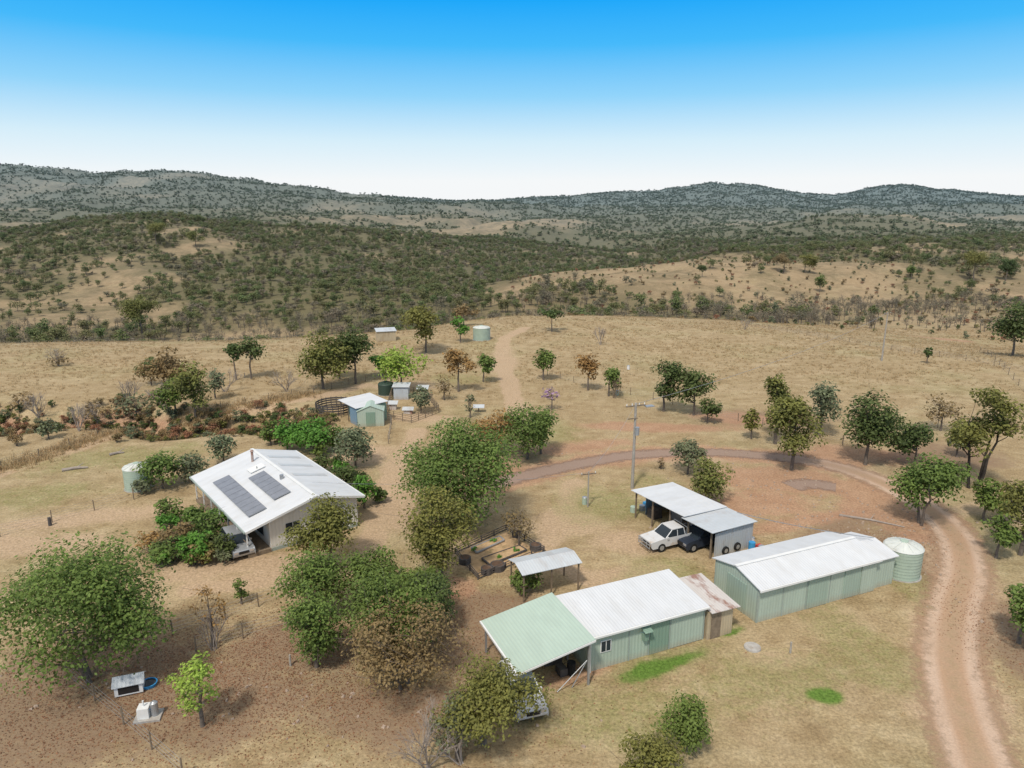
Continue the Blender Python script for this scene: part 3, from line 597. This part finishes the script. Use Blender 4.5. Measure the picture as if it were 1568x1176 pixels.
mb=MB(); mb.box(-.15,-.34,2.42,L+.15,-.225,2.54,'white')
for x0 in (0,2.9,4.4,6.0,L-.08): mb.box(x0,-.03,0,x0+.08,-.003,2.45,'trim')
mb.tube((.1,-.1,.0),(.1,-.1,2.45),.045,.045,'white'); mb.obj('gutter_and_trim',s)
mb=MB(); window(mb,.9,1.55,1.2,1.9,0); mb.box(4.5,-.05,.02,5.95,-.004,2.35,'wallg2'); mb.slab([(3.8,-.5,2.0),(4.42,-.5,2.0),(4.42,-.004,2.2),(3.8,-.004,2.2)],.04,'wallg2'); mb.box(3.9,-.28,1.3,4.25,-.004,1.75,'wallg2'); mb.box(6.1,-.045,.05,L-.15,-.004,2.3,'wallg'); mb.obj('window_and_doors',s)
mb=MB(); mb.box(8.95,-.2,0,11.0,3.5,2.05,'tan'); mb.box(9.2,-.24,.02,10.0,-.203,1.9,'timber'); mb.obj('store_walls',s)
mb=MB(); mb.slab([(8.98,-.5,2.15),(11.35,-.5,2.1),(11.35,3.7,2.45),(8.98,3.7,2.5)],.05,'rust'); mb.obj('store_roof',s)
c=empty('carport',(4.7,38.5,0),rad(23.5))
mb=MB(); mb.slab([(-5.3,-1.25,2.3),(-.25,-1.25,3.15),(-.25,4.55,3.15),(-5.3,4.55,2.3)],.05,M['roofg']); mb.obj('roof',c)
mb=MB()
for yy in (-1.1,1.6,4.35):
    mb.box(-5.1,yy,0,-4.98,yy+.12,2.27,'steel'); mb.box(-.62,yy,0,-.5,yy+.12,2.98,'steel'); mb.tube((-5.0,yy+.06,2.2),(-.5,yy+.06,2.95),.05,.05,'steel')
mb.box(-5.42,-1.25,2.18,-5.31,4.55,2.3,'white'); mb.slab([(-5.3,-1.26,2.27),(-.25,-1.26,3.12),(-.25,-1.3,3.12),(-5.3,-1.3,2.27)],.12,'white'); mb.obj('posts_and_gutter',c)
mb=MB(); mb.tube((-1.6,-.9,0),(-.6,-.9,1.6),.03,.03,'steel'); mb.tube((-2.6,-.9,0),(-.6,-.9,1.6),.03,.03,'steel'); mb.box(-2.2,1.5,0,-1.0,3.2,1.1,'timberd'); mb.box(-3.8,2.6,0,-2.6,3.9,.8,'steel'); mb.tube((-1,.3,0),(-1,.3,.8),.28,.28,'rubber',12); mb.box(-1.8,.2,0,-1.3,.9,.5,'timberd'); mb.obj('stored_gear',c)
s=empty('machinery_shed',(16.95,43.9,0),rad(23)); L,W=11.2,4.6
mb=MB(); mb.prism([(0,0),(W,0),(W,2.65),(W/2,3.2),(0,2.65)],0,L,'wallg'); mb.box(L+.003,.15,0,13.3,W-.3,2.35,'wallg'); mb.obj('walls',s)
mb=MB()
for (x0,x1,za,zb,ya,yb) in [(-.15,L+.1,2.68,3.28,-.25,W+.25),(L+.103,13.45,2.4,2.9,-.05,W-.15)]:
    ym=(ya+yb)/2
    mb.slab([(x0,ya,za),(x1,ya,za),(x1,ym,zb),(x0,ym,zb)],.06,'roofw'); mb.slab([(x0,ym+.002,zb),(x1,ym+.002,zb),(x1,yb,za),(x0,yb,za)],.06,'roofw')
mb.box(-.15,W/2-.14,3.285,L+.1,W/2+.14,3.31,'white'); mb.obj('roof',s)
mb=MB(); mb.box(-.15,-.36,2.52,L+.1,-.255,2.66,'white')
for i in range(6): mb.box(i*2.2,-.03,0,i*2.2+.07,-.003,2.6,'trim')
mb.box(-.03,.02,0,-.003,.1,2.6,'trim'); mb.box(-.03,W-.1,0,-.003,W-.02,2.6,'trim')
mb.box(4.5,-.06,.03,6.4,-.004,2.45,'wallg3'); mb.box(8.0,-.06,.03,9.6,-.004,2.45,'wallg3'); mb.box(9.65,-.09,.03,11.1,-.004,2.5,'wallg'); mb.box(4.4,-.1,2.47,11.1,-.004,2.52,'trim'); mb.box(-.04,1.2,.02,-.004,3.2,2.3,'wallg3'); mb.obj('doors_and_trim',s)
s=empty('vehicle_shed',(11.5,61.3,0),rad(-58.7)); L,W=9.7,4.5
mb=MB(); mb.slab([(-.2,-.5,2.75),(6.6,-.5,2.75),(6.6,W+.2,2.45),(-.2,W+.2,2.45)],.05,'roofw'); mb.slab([(6.4,-.6,2.6),(9.9,-.6,2.6),(9.9,W+.25,2.36),(6.4,W+.25,2.36)],.05,'roofs')
mb.obj('roof',s)
mb=MB(); mb.box(0,W-.05,0,L,W,2.35,'walls'); mb.box(L-.05,0,0,L,W-.053,2.28,'walls'); mb.box(0,1.2,0,.05,W-.053,2.3,'wallb'); mb.box(6.5,1.5,0,6.55,W-.053,2.2,'walls'); mb.box(.06,W-.12,0,L-.06,W-.055,2.2,'dark'); mb.obj('walls',s)  # near-black sheet along the rear wall paints the shade under the roof
mb=MB()
for x0 in (.05,2.3,4.5,6.7,9.3): mb.box(x0,-.15,0,x0+.12,-.03,2.62 if x0<6 else 2.5,'timber')
mb.box(-.1,-.2,2.58,6.5,-.14,2.69,'timber'); mb.obj('posts',s)
mb=MB(); mb.box(.5,1,0,1.4,2,.9,'timberd'); mb.box(2,2.6,0,3.4,3.6,1.1,'steel'); mb.tube((-1,.6,0),(-1,.6,.55),.3,.3,'tankg',12); mb.tube((-.9,1.6,0),(-.9,1.6,.5),.28,.28,'steel',12); mb.box(-1.5,2.2,0,-1.0,3.0,.5,'bluep'); 
for yy in (1.2,2.6): mb.tube((L+.01,yy,.55),(L+.16,yy,.55),.36,.36,'rubber',16); mb.tube((L+.161,yy,.55),(L+.17,yy,.55),.2,.2,'steel',12)
mb.tube((L+.5,3.9,0),(L+.5,3.9,.8),.28,.28,'bluep',12); mb.box(L+.3,4.6,0,L+.8,5.1,.3,'redp'); mb.obj('drums_and_tyres',s)
s=empty('garden_shelter',(.75,46.3,0),rad(23.3)); L,W=4.9,2.7
mb=MB(); mb.slab([(0,0,2.3),(L,0,2.3),(L,W/2,2.65),(0,W/2,2.65)],.04,'roofs'); mb.slab([(0,W/2+.002,2.65),(L,W/2+.002,2.65),(L,W,2.3),(0,W,2.3)],.04,'roofs'); mb.obj('roof',s)
mb=MB()
for x0 in (.15,2.4,4.65):
    for yy in (.15,W-.25): mb.box(x0,yy,0,x0+.1,yy+.1,2.28,'timber')
mb.box(.2,.9,.75,1.9,1.8,.82,'timber'); mb.box(.3,1.0,0,.4,1.1,.75,'timber'); mb.box(1.7,1.6,0,1.8,1.7,.75,'timber'); mb.obj('posts_and_table',s)
def railfence(name,L,closed=True,hgt=.55,mat='timberd',thick=.06,rails=(.12,.32,.52),rr_=.035):
    pts=[G(*p) for p in L]; mb=MB(); n=len(pts)
    for i in range(n if closed else n-1):
        a=pts[i]; b_=pts[(i+1)%n]; k=max(1,int((b_-a).length/1.3))
        for j in range(k): q=a.lerp(b_,j/k); mb.tube(q-Vector((0,0,.05)),q+Vector((0,0,hgt)),thick,thick*.9,mat,6)
        for z in rails: mb.tube(a+Vector((0,0,z)),b_+Vector((0,0,z)),rr_,rr_,mat,5)
    return mb.obj(name)
railfence('garden_fence',[(697,848),(775,812),(833,846),(732,888)])
mb=MB(); q=[G(*p) for p in [(702,848),(775,816),(827,846),(733,883)]]; mb.slab([v+Vector((0,0,.03)) for v in q],.04,'sand')
for L4 in ([(722,842),(765,824),(772,830),(730,849)],[(738,858),(795,838),(806,845),(750,868)]):
    q=[G(*p) for p in L4]
    for i in range(4): a,b_=q[i],q[(i+1)%4]; mb.tube(a+Vector((0,0,.16)),b_+Vector((0,0,.16)),.09,.09,'steel' if L4[0][0]==722 else 'timberd',4)
    mb.slab([v+Vector((0,0,.2)) for v in q],.15,'sand')
for p,r in (((712,862),.5),((762,872),.6),((745,878),.45),((820,842),.5),((790,822),.35)):
    q=G(*p); mb.tube(q,q+Vector((0,0,.5)),r,r,'timberd',14); mb.tube(q+Vector((0,0,.501)),q+Vector((0,0,.51)),r*.8,r*.8,'soil',14)
mb.obj('garden_beds')
for p in ((728,846),(755,832),(765,856),(790,846),(712,858)): T('vegetable_plant',p[0],p[1],p[1]-9,12,'bright',0,.7,ncl=5)
s=empty('skillion_shed',(-23.7,93.8,0),rad(-52.5))
mb=MB(); mb.slab([(-.1,-.1,2.5),(5.5,-.1,2.5),(5.5,4.7,2.75),(-.1,4.7,2.75)],.06,'roofw'); mb.obj('roof',s)
mb=MB(); mb.box(.1,1.2,0,5.2,4.5,2.45,'wallg2'); mb.box(3.2,.1,0,5.2,1.19,2.4,'wallb')
for x0 in (.1,2.5): mb.box(x0,.1,0,x0+.1,.2,2.45,'timber')
mb.obj('walls',s)
s=empty('garden_shed',tuple(G(548,654)),rad(8)); mb=MB(); mb.prism([(0,0),(3.4,0),(3.4,2.1),(1.7,2.8),(0,2.1)],0,2.8,'wallg','y'); mb.obj('walls',s)
mb=MB(); mb.slab([(-.1,-.1,2.12),(1.7,-.1,2.87),(1.7,2.9,2.87),(-.1,2.9,2.12)],.05,'roofg'); mb.slab([(1.702,-.1,2.87),(3.5,-.1,2.12),(3.5,2.9,2.12),(1.702,2.9,2.87)],.05,'roofg'); mb.box(1.1,-.04,.02,2.3,-.003,1.95,'wallg2'); mb.obj('roof_and_door',s)
mb=MB(); n=22; c0=G(513,630)
for i in range(n):
    a=2*math.pi*i/n; b_=2*math.pi*(i+.92)/n
    p=(c0.x+2.6*math.cos(a),c0.y+2.6*math.sin(a)); q=(c0.x+2.6*math.cos(b_),c0.y+2.6*math.sin(b_))
    for z0 in (.2,.55,.9,1.2): mb.add([(p[0],p[1],z0),(q[0],q[1],z0),(q[0],q[1],z0+.22),(p[0],p[1],z0+.22)],[(0,1,2,3)],'timberd')
    mb.tube((*p,0),(*p,1.5),.06,.06,'timberd',5)
mb.obj('round_yard')
railfence('animal_pen',[(590,640),(600,606),(650,604),(672,632),(630,648)],hgt=1.2,rails=(.3,.6,.9,1.15),mat='timber')
mb=MB(); 
for p,dx,dy,z,mt in (((603,612),2.2,1.6,1.9,'walls'),((596,628),1,.8,.8,'rust'),((640,610),1.4,1.2,1.4,'tan'),((618,634),1.2,.6,.5,'rust')):
    q=G(*p); mb.box(q.x,q.y,0,q.x+dx,q.y+dy,z,mt); mb.slab([(q.x-.2,q.y-.2,z+.1),(q.x+dx+.2,q.y-.2,z+.1),(q.x+dx+.2,q.y+dy+.2,z+.35),(q.x-.2,q.y+dy+.2,z+.35)],.05,'roofs')
mb.obj('chicken_coop')
q=G(578,524); s=empty('pump_house',tuple(q),.3); mb=MB(); mb.box(0,0,-.5,4,3,2.2,'tan'); mb.obj('walls',s); mb=MB(); mb.slab([(-.2,-.2,2.3),(4.2,-.2,2.3),(4.2,3.2,2.6),(-.2,3.2,2.6)],.06,'roofs'); mb.obj('roof',s)
q=G(733,631); mb=MB(); mb.tube(q,q+Vector((0,0,.6)),.08,.08,'timber'); mb.slab([q+Vector(v) for v in ((-.8,-.5,.75),(.8,-.5,.75),(.8,.6,.95),(-.8,.6,.95))],.06,'roofs'); mb.obj('covered_stand')
def tank(name,px,py,r,hh,mt='tankg',tp='tankt'):
    q=G(px,py); q.y+=r*.7; q.z=float(terrain(q.x,q.y)); mb=MB(); n=36
    mb.tube(q+Vector((0,0,-.4)),q+Vector((0,0,.05)),r*1.1,r*1.08,'concrete',n)
    for i in range(9):
        z0=hh*i/9+.05; z1=hh*(i+1)/9+.05; mb.tube(q+Vector((0,0,z0+.012)),q+Vector((0,0,z1-.012)),r,r,mt,n,False); mb.tube(q+Vector((0,0,z1-.012)),q+Vector((0,0,z1+.012)),r*1.012,r*1.012,mt,n,False)
    hh+=.05
    mb.tube(q+Vector((0,0,hh)),q+Vector((0,0,hh+.12)),r*1.03,r*.95,tp,n,False); mb.tube(q+Vector((0,0,hh+.12)),q+Vector((0,0,hh+.42)),r*.95,r*.2,tp,n,False)
    mb.tube(q+Vector((0,0,hh+.42)),q+Vector((0,0,hh+.5)),r*.22,r*.2,mt,16)
    for i in range(12):
        a=math.pi*2*i/12; mb.tube(q+Vector((r*.95*math.cos(a),r*.95*math.sin(a),hh+.14)),q+Vector((r*.22*math.cos(a),r*.22*math.sin(a),hh+.44)),.03,.03,tp,4)
    mb.tube(q+Vector((r*1.02,-.1,.2)),q+Vector((r*1.02,-.1,hh)),.05,.05,'white'); mb.obj(name)
tank('water_tank',1388,888,1.4,2.3); tank('water_tank',206,752,1.3,2.2); tank('water_tank',737,522,1.8,2.6); tank('water_tank',590,606,1.2,1.6,'tankd','tankd')
# ------------------------------------------------------------------ poles & wires
q=G(968,748); hh=float(zrow(q.y,617)); s=empty('power_pole',tuple(q),rad(20)); mb=MB(); mb.tube((0,0,-.2),(0,0,hh),.17,.11,'barkl',10); mb.obj('pole',s)
mb=MB(); mb.box(-1.1,-.06,hh-.35,1.1,.06,hh-.22,'timber'); mb.box(-.9,-.2,hh-1.6,.2,-.12,hh-1.5,'timber')
for x0 in (-1,-.4,.4,1): mb.tube((x0,0,hh-.22),(x0,0,hh-.02),.05,.03,'white',8)
mb.tube((.0,-.45,hh-3.2),(.0,-.45,hh-2.4),.24,.24,'steel',14); mb.box(-.06,-.3,hh-3,.06,-.1,hh-2.7,'steel'); mb.box(1.1,-.3,hh-.5,2.0,.3,hh-.42,'steel'); mb.obj('crossarm_and_transformer',s)
top1=q+Vector((0,0,hh-.1))
def pole(name,px,b0,t0,r=.12):
    q=G(px,b0); hh=float(zrow(q.y,t0))-q.z; mb=MB(); mb.tube((0,0,-.2),(0,0,hh),r,r*.7,'barkl',8); mb.box(-.8,-.05,hh-.3,.8,.05,hh-.2,'timber')
    for x0 in (-.7,.7): mb.tube((x0,0,hh-.2),(x0,0,hh-.05),.04,.03,'white')
    mb.obj(name,None,tuple(q),.3); return q+Vector((0,0,hh-.1))
top2=pole('power_pole',1350,553,478,.15); top3=pole('service_pole',900,776,722,.09)
def wire(name,a,b_,sag,r=.012):
    mb=MB(); p=a
    for i in range(1,17):
        u=i/16; n_=a.lerp(b_,u)+Vector((0,0,-sag*4*u*(1-u))); mb.tube(p,n_,r,r,'steel',4,False); p=n_
    mb.obj(name)
wire('power_line',top1,top2,1.2,.02); wire('power_line',top1,top3,.5); wire('power_line',top3,Vector((-18,60,4)),.6)
wire('overhead_cable',Vector((19.5,57,2.4)),Vector((28,50.5,3.2)),.2,.03)
# ------------------------------------------------------------------ fences
def fence(name,L,sp=2.8,hgt=1.15,nw=4,mat='timber'):
    pts=[G(*p) for p in L]; mb=MB(); prev=None
    for a,b_ in zip(pts[:-1],pts[1:]):
        k=max(1,int((b_-a).length/sp))
        for j in range(k+1):
            q=a.lerp(b_,j/k); q.z=float(terrain(q.x,q.y)); hj=hgt*random.uniform(.92,1.08)
            tl=Vector((random.uniform(-.05,.05),random.uniform(-.05,.05),0)); mb.tube(q-Vector((0,0,.1)),q+tl+Vector((0,0,hj)),.05,.045,mat,6)
            if prev is not None:
                for w_ in range(nw): z=Vector((0,0,hgt*(.25+.7*w_/(nw-1)))); mb.tube(prev+z,q+z,.008,.008,'steel',3,False)
            prev=q
    mb.obj(name)
fence('wire_fence',[(265,972),(345,948),(445,912)],2.2); fence('wire_fence',[(300,998),(372,978),(440,960)],2.4)
fence('wire_fence',[(105,1040),(190,1110),(280,1190)],2.4); fence('wire_fence',[(0,822),(80,800),(205,765),(290,740)],3)
fence('wire_fence',[(-60,735),(60,702),(150,668),(300,636),(480,602),(560,584),(640,574)],3); fence('wire_fence',[(838,575),(900,592),(1000,612),(1130,645),(1290,680)],3.2)
fence('wire_fence',[(1290,682),(1400,660),(1568,640)],3.5); fence('wire_fence',[(1500,540),(1568,600),(1650,700)],4); fence('wire_fence',[(1150,500),(1300,525),(1568,570)],5)
fence('wire_fence',[(0,530),(200,526),(400,522),(560,518)],6,1.1,3); fence('wire_fence',[(595,680),(600,650),(590,640)],2)
# ------------------------------------------------------------------ vehicles (x forward)
def vehicle(name,px,py,head,paint,kind='suv',wh=None):
    q=G(px,py) if wh is None else Vector(wh); e=empty(name,tuple(q),head); w=.88
    if kind=='ute': body=[(-2.5,.55),(2.35,.45),(2.5,.62),(2.45,.95),(1.1,1.12),(-.9,1.12),(-.9,.85),(-2.5,.85)]; cab=[(1.15,1.1),(.45,1.72),(-.75,1.74),(-.88,1.1)]
    else: body=[(-2.2,.4),(2.2,.38),(2.28,.6),(2.15,.88),(1.1,1.02),(-2.2,1.05),(-2.28,.7)]; cab=[(1.15,1.0),(.35,1.55),(-1.6,1.58),(-2.15,1.03)]
    mb=MB(); mb.prism(body,-w,w,paint,'y'); mb.obj('body',e,bevel=.07)
    mb=MB(); c1=.72
    vs=[(a,-w+.05 if z<1.3 else -c1,z) for a,z in cab]+[(a,w-.05 if z<1.3 else c1,z) for a,z in cab]
    mb.add(vs,[(3,2,1,0),(4,5,6,7),(0,1,5,4),(2,3,7,6)],'glass'); rf=[(v[0],v[1],v[2]+.052) for v in (vs[1],vs[2],vs[6],vs[5])]
    mb.slab(rf,.05,paint)
    for i,j in ((0,1),(4,5),(3,2),(7,6)): mb.tube(vs[i],vs[j],.045,.045,paint,5)
    xm=-.1; mb.tube((xm,-w+.05,1.08),(xm,-c1,1.68 if kind=='ute' else 1.55),.04,.04,paint,5); mb.tube((xm,w-.05,1.08),(xm,c1,1.68 if kind=='ute' else 1.55),.04,.04,paint,5); mb.obj('cabin',e)
    mb=MB()
    for x0 in (1.5,-1.45):
        for sy in (-1,1): mb.tube((x0,sy*(w-.2),.38),(x0,sy*(w+.03),.38),.38,.38,'rubber',20); mb.tube((x0,sy*(w+.031),.38),(x0,sy*(w+.04),.38),.22,.2,'steel',14)
    mb.obj('wheels',e)
    mb=MB(); xf=2.47 if kind=='ute' else 2.24
    for sy in (-.62,.62): mb.box(xf,sy-.17,.68,xf+.05,sy+.17,.84,'chrome')
    mb.box(xf,-.4,.6,xf+.04,.4,.82,'dark')
    if kind=='ute':
        for z in (.5,.8,1.02): mb.tube((2.68,-.8,z),(2.68,.8,z),.035,.035,'steel',7)
        for sy in (-.8,-.35,.35,.8): mb.tube((2.68,sy,.45),(2.68,sy,1.02),.035,.035,'steel',7)
        mb.box(-2.6,-.93,.86,-.95,.93,.92,'steel')
        for sy in (-.93,.89): mb.box(-2.6,sy,.92,-.95,sy+.04,1.2,paint)
        mb.box(-2.64,-.93,.92,-2.6,.93,1.2,paint); mb.tube((-.98,-.9,.9),(-.98,-.9,1.8),.03,.03,'steel'); mb.tube((-.98,.9,.9),(-.98,.9,1.8),.03,.03,'steel'); mb.tube((-.98,-.9,1.8),(-.98,.9,1.8),.03,.03,'steel'); mb.box(-2.2,-.6,.93,-1.3,.3,1.25,'timberd')
    for sy in (-1,1): mb.box(.85,sy*(w+.02)-.08,1.08,1.0,sy*(w+.02)+.08,1.24,paint)
    mb.obj('lamps_and_fittings',e)
vehicle('utility_truck',1026,834,rad(204),'paintw','ute'); vehicle('parked_car',1072,834,rad(207),'paintd'); vehicle('parked_car',364,842,rad(-55),'paints')
vehicle('parked_car',797,1070,rad(-72),'paintw')
# ------------------------------------------------------------------ small things
q=G(200,1058); e=empty('animal_hutch',tuple(q),.35); mb=MB(); mb.prism([(-.5,.1),(.5,.1),(.5,.75),(0,1.05),(-.5,.75)],-.75,.75,'white'); mb.box(-.55,-.515,.2,.55,-.503,.7,'dark'); mb.slab([(-.85,-.6,.75),(.85,-.6,.75),(.85,0,1.12),(-.85,0,1.12)],.04,'roofs'); mb.slab([(-.85,.002,1.12),(.85,.002,1.12),(.85,.6,.75),(-.85,.6,.75)],.04,'roofs'); mb.obj('hutch_body',e)  # dark panel paints a shaded opening onto the solid hutch
q=G(228,1050); mb=MB(); n=20
mb.tube(q,q+Vector((0,0,.22)),.42,.5,'bluep',n,False); mb.tube(q+Vector((0,0,.22)),q+Vector((0,0,.23)),.5,.44,'bluep',n,False); mb.tube(q+Vector((0,0,.16)),q+Vector((0,0,.165)),.43,.43,'glass',n); mb.obj('wading_pool')
q=G(228,1098); e=empty('water_pump',tuple(q),.2); mb=MB(); mb.box(-.7,-.5,0,.7,.5,.12,'concrete'); mb.box(-.5,-.3,.12,.1,.3,.75,'white'); mb.tube((.35,0,.12),(.35,0,.9),.2,.2,'steel',14); mb.tube((.35,0,.9),(.35,0,1.0),.2,.08,'steel',14); mb.tube((-.2,0,.75),(-.2,0,1.1),.05,.05,'white'); mb.tube((-.2,0,.5),(.35,0,.5),.05,.05,'bluep'); mb.obj('pump_and_plinth',e)
q=G(1152,992); mb=MB(); mb.tube(q,q+Vector((0,0,.1)),.55,.53,'concrete',24); mb.tube(q+Vector((0,0,.101)),q+Vector((0,0,.13)),.3,.28,'concrete',18); mb.obj('septic_tank_lid')
def log(name,a,b_,r):
    a=G(*a);b_=G(*b_); mb=MB(); m1=a.lerp(b_,.5)+Vector((0,.2,r*.3)); a.z+=r*.7; b_.z+=r*.5; m1.z+=r*.5; mb.tube(a,m1,r,r*.85,'log',8); mb.tube(m1,b_,r*.85,r*.5,'log',8); mb.tube(m1,m1+Vector((.6,.5,.4)),r*.4,r*.15,'log',6); mb.obj(name)
log('fallen_log',(95,722),(135,717),.2); log('fallen_log',(168,698),(190,694),.18); log('fallen_log',(1285,790),(1385,808),.12)
for p in ((77,805),(1210,1000),(445,1020),(375,578)):
    q=G(*p); mb=MB(); mb.tube(q-Vector((0,0,.1)),q+Vector((0,0,.8)),.16 if p[0]==77 else .07,.13 if p[0]==77 else .06,'timberd' if p[0]==77 else 'barkl',9); mb.obj('tree_stump' if p[0]==77 else 'marker_post')
for p in ((895,772),(945,605),(962,566),(1165,848),(1150,835)):
    q=G(*p); mb=MB(); mb.tube(q,q+Vector((0,0,.7)),.24,.24,'tankg' if p[0]%2 else 'white',14); mb.tube(q+Vector((0,0,.7)),q+Vector((0,0,.75)),.26,.22,'steel',14); mb.obj('drum')
# ------------------------------------------------------------------ light, sky, camera
w=D.worlds.new('World'); SC.world=w; w.use_nodes=True; t=NT(w.node_tree); bg=t.n['Background']
el,azs=math.radians(55),math.radians(203)
sk=t.node('ShaderNodeTexSky'); sk.sky_type='NISHITA'; sk.sun_disc=False; sk.sun_elevation=el; sk.sun_rotation=azs; sk.dust_density=2.0
t.l.new(sk.outputs[0],bg.inputs[0]); bg.inputs[1].default_value=.09
tc_=t.node('ShaderNodeTexCoord').outputs['Generated']; z=t.node('ShaderNodeSeparateXYZ',{0:tc_}).outputs[2]
rm=t.ramp(z,[(0,(.98,.99,1.0)),(.035,(.96,.985,1.0)),(.085,(.70,.89,1.0)),(.14,(.29,.68,1.0)),(.20,(.05,.50,1.0)),(.25,(.0,.40,1.0)),(.38,(.30,.48,.80)),(.55,(.62,.63,.65)),(1,(.72,.70,.68))])  # upper dome, out of view, shaped neutral and bright as added fill light
b2=t.node('ShaderNodeBackground',{0:rm,1:1.0}); mx=t.node('ShaderNodeMixShader',{0:.93,1:bg.outputs[0],2:b2.outputs[0]})
t.l.new(mx.outputs[0],t.n['World Output'].inputs[0])
sd=D.lights.new('sun','SUN'); sd.energy=3.0; sd.angle=math.radians(6); sd.color=(1,.93,.83); so=D.objects.new('sun',sd); COL.objects.link(so)
dirv=Vector((math.sin(azs)*math.cos(el),math.cos(azs)*math.cos(el),math.sin(el))); so.rotation_euler=dirv.to_track_quat('Z','Y').to_euler(); so.location=(0,0,80)
cd=D.cameras.new('camera'); cam=D.objects.new('camera',cd); COL.objects.link(cam); cam.location=(0,0,H); cam.rotation_euler=(math.pi/2-PT,0,0)
cd.sensor_width=36; cd.lens=36*F/1568; cd.clip_start=.5; cd.clip_end=30000; SC.camera=cam
SC.view_settings.view_transform='Standard'; SC.view_settings.look='None'; SC.view_settings.exposure=0
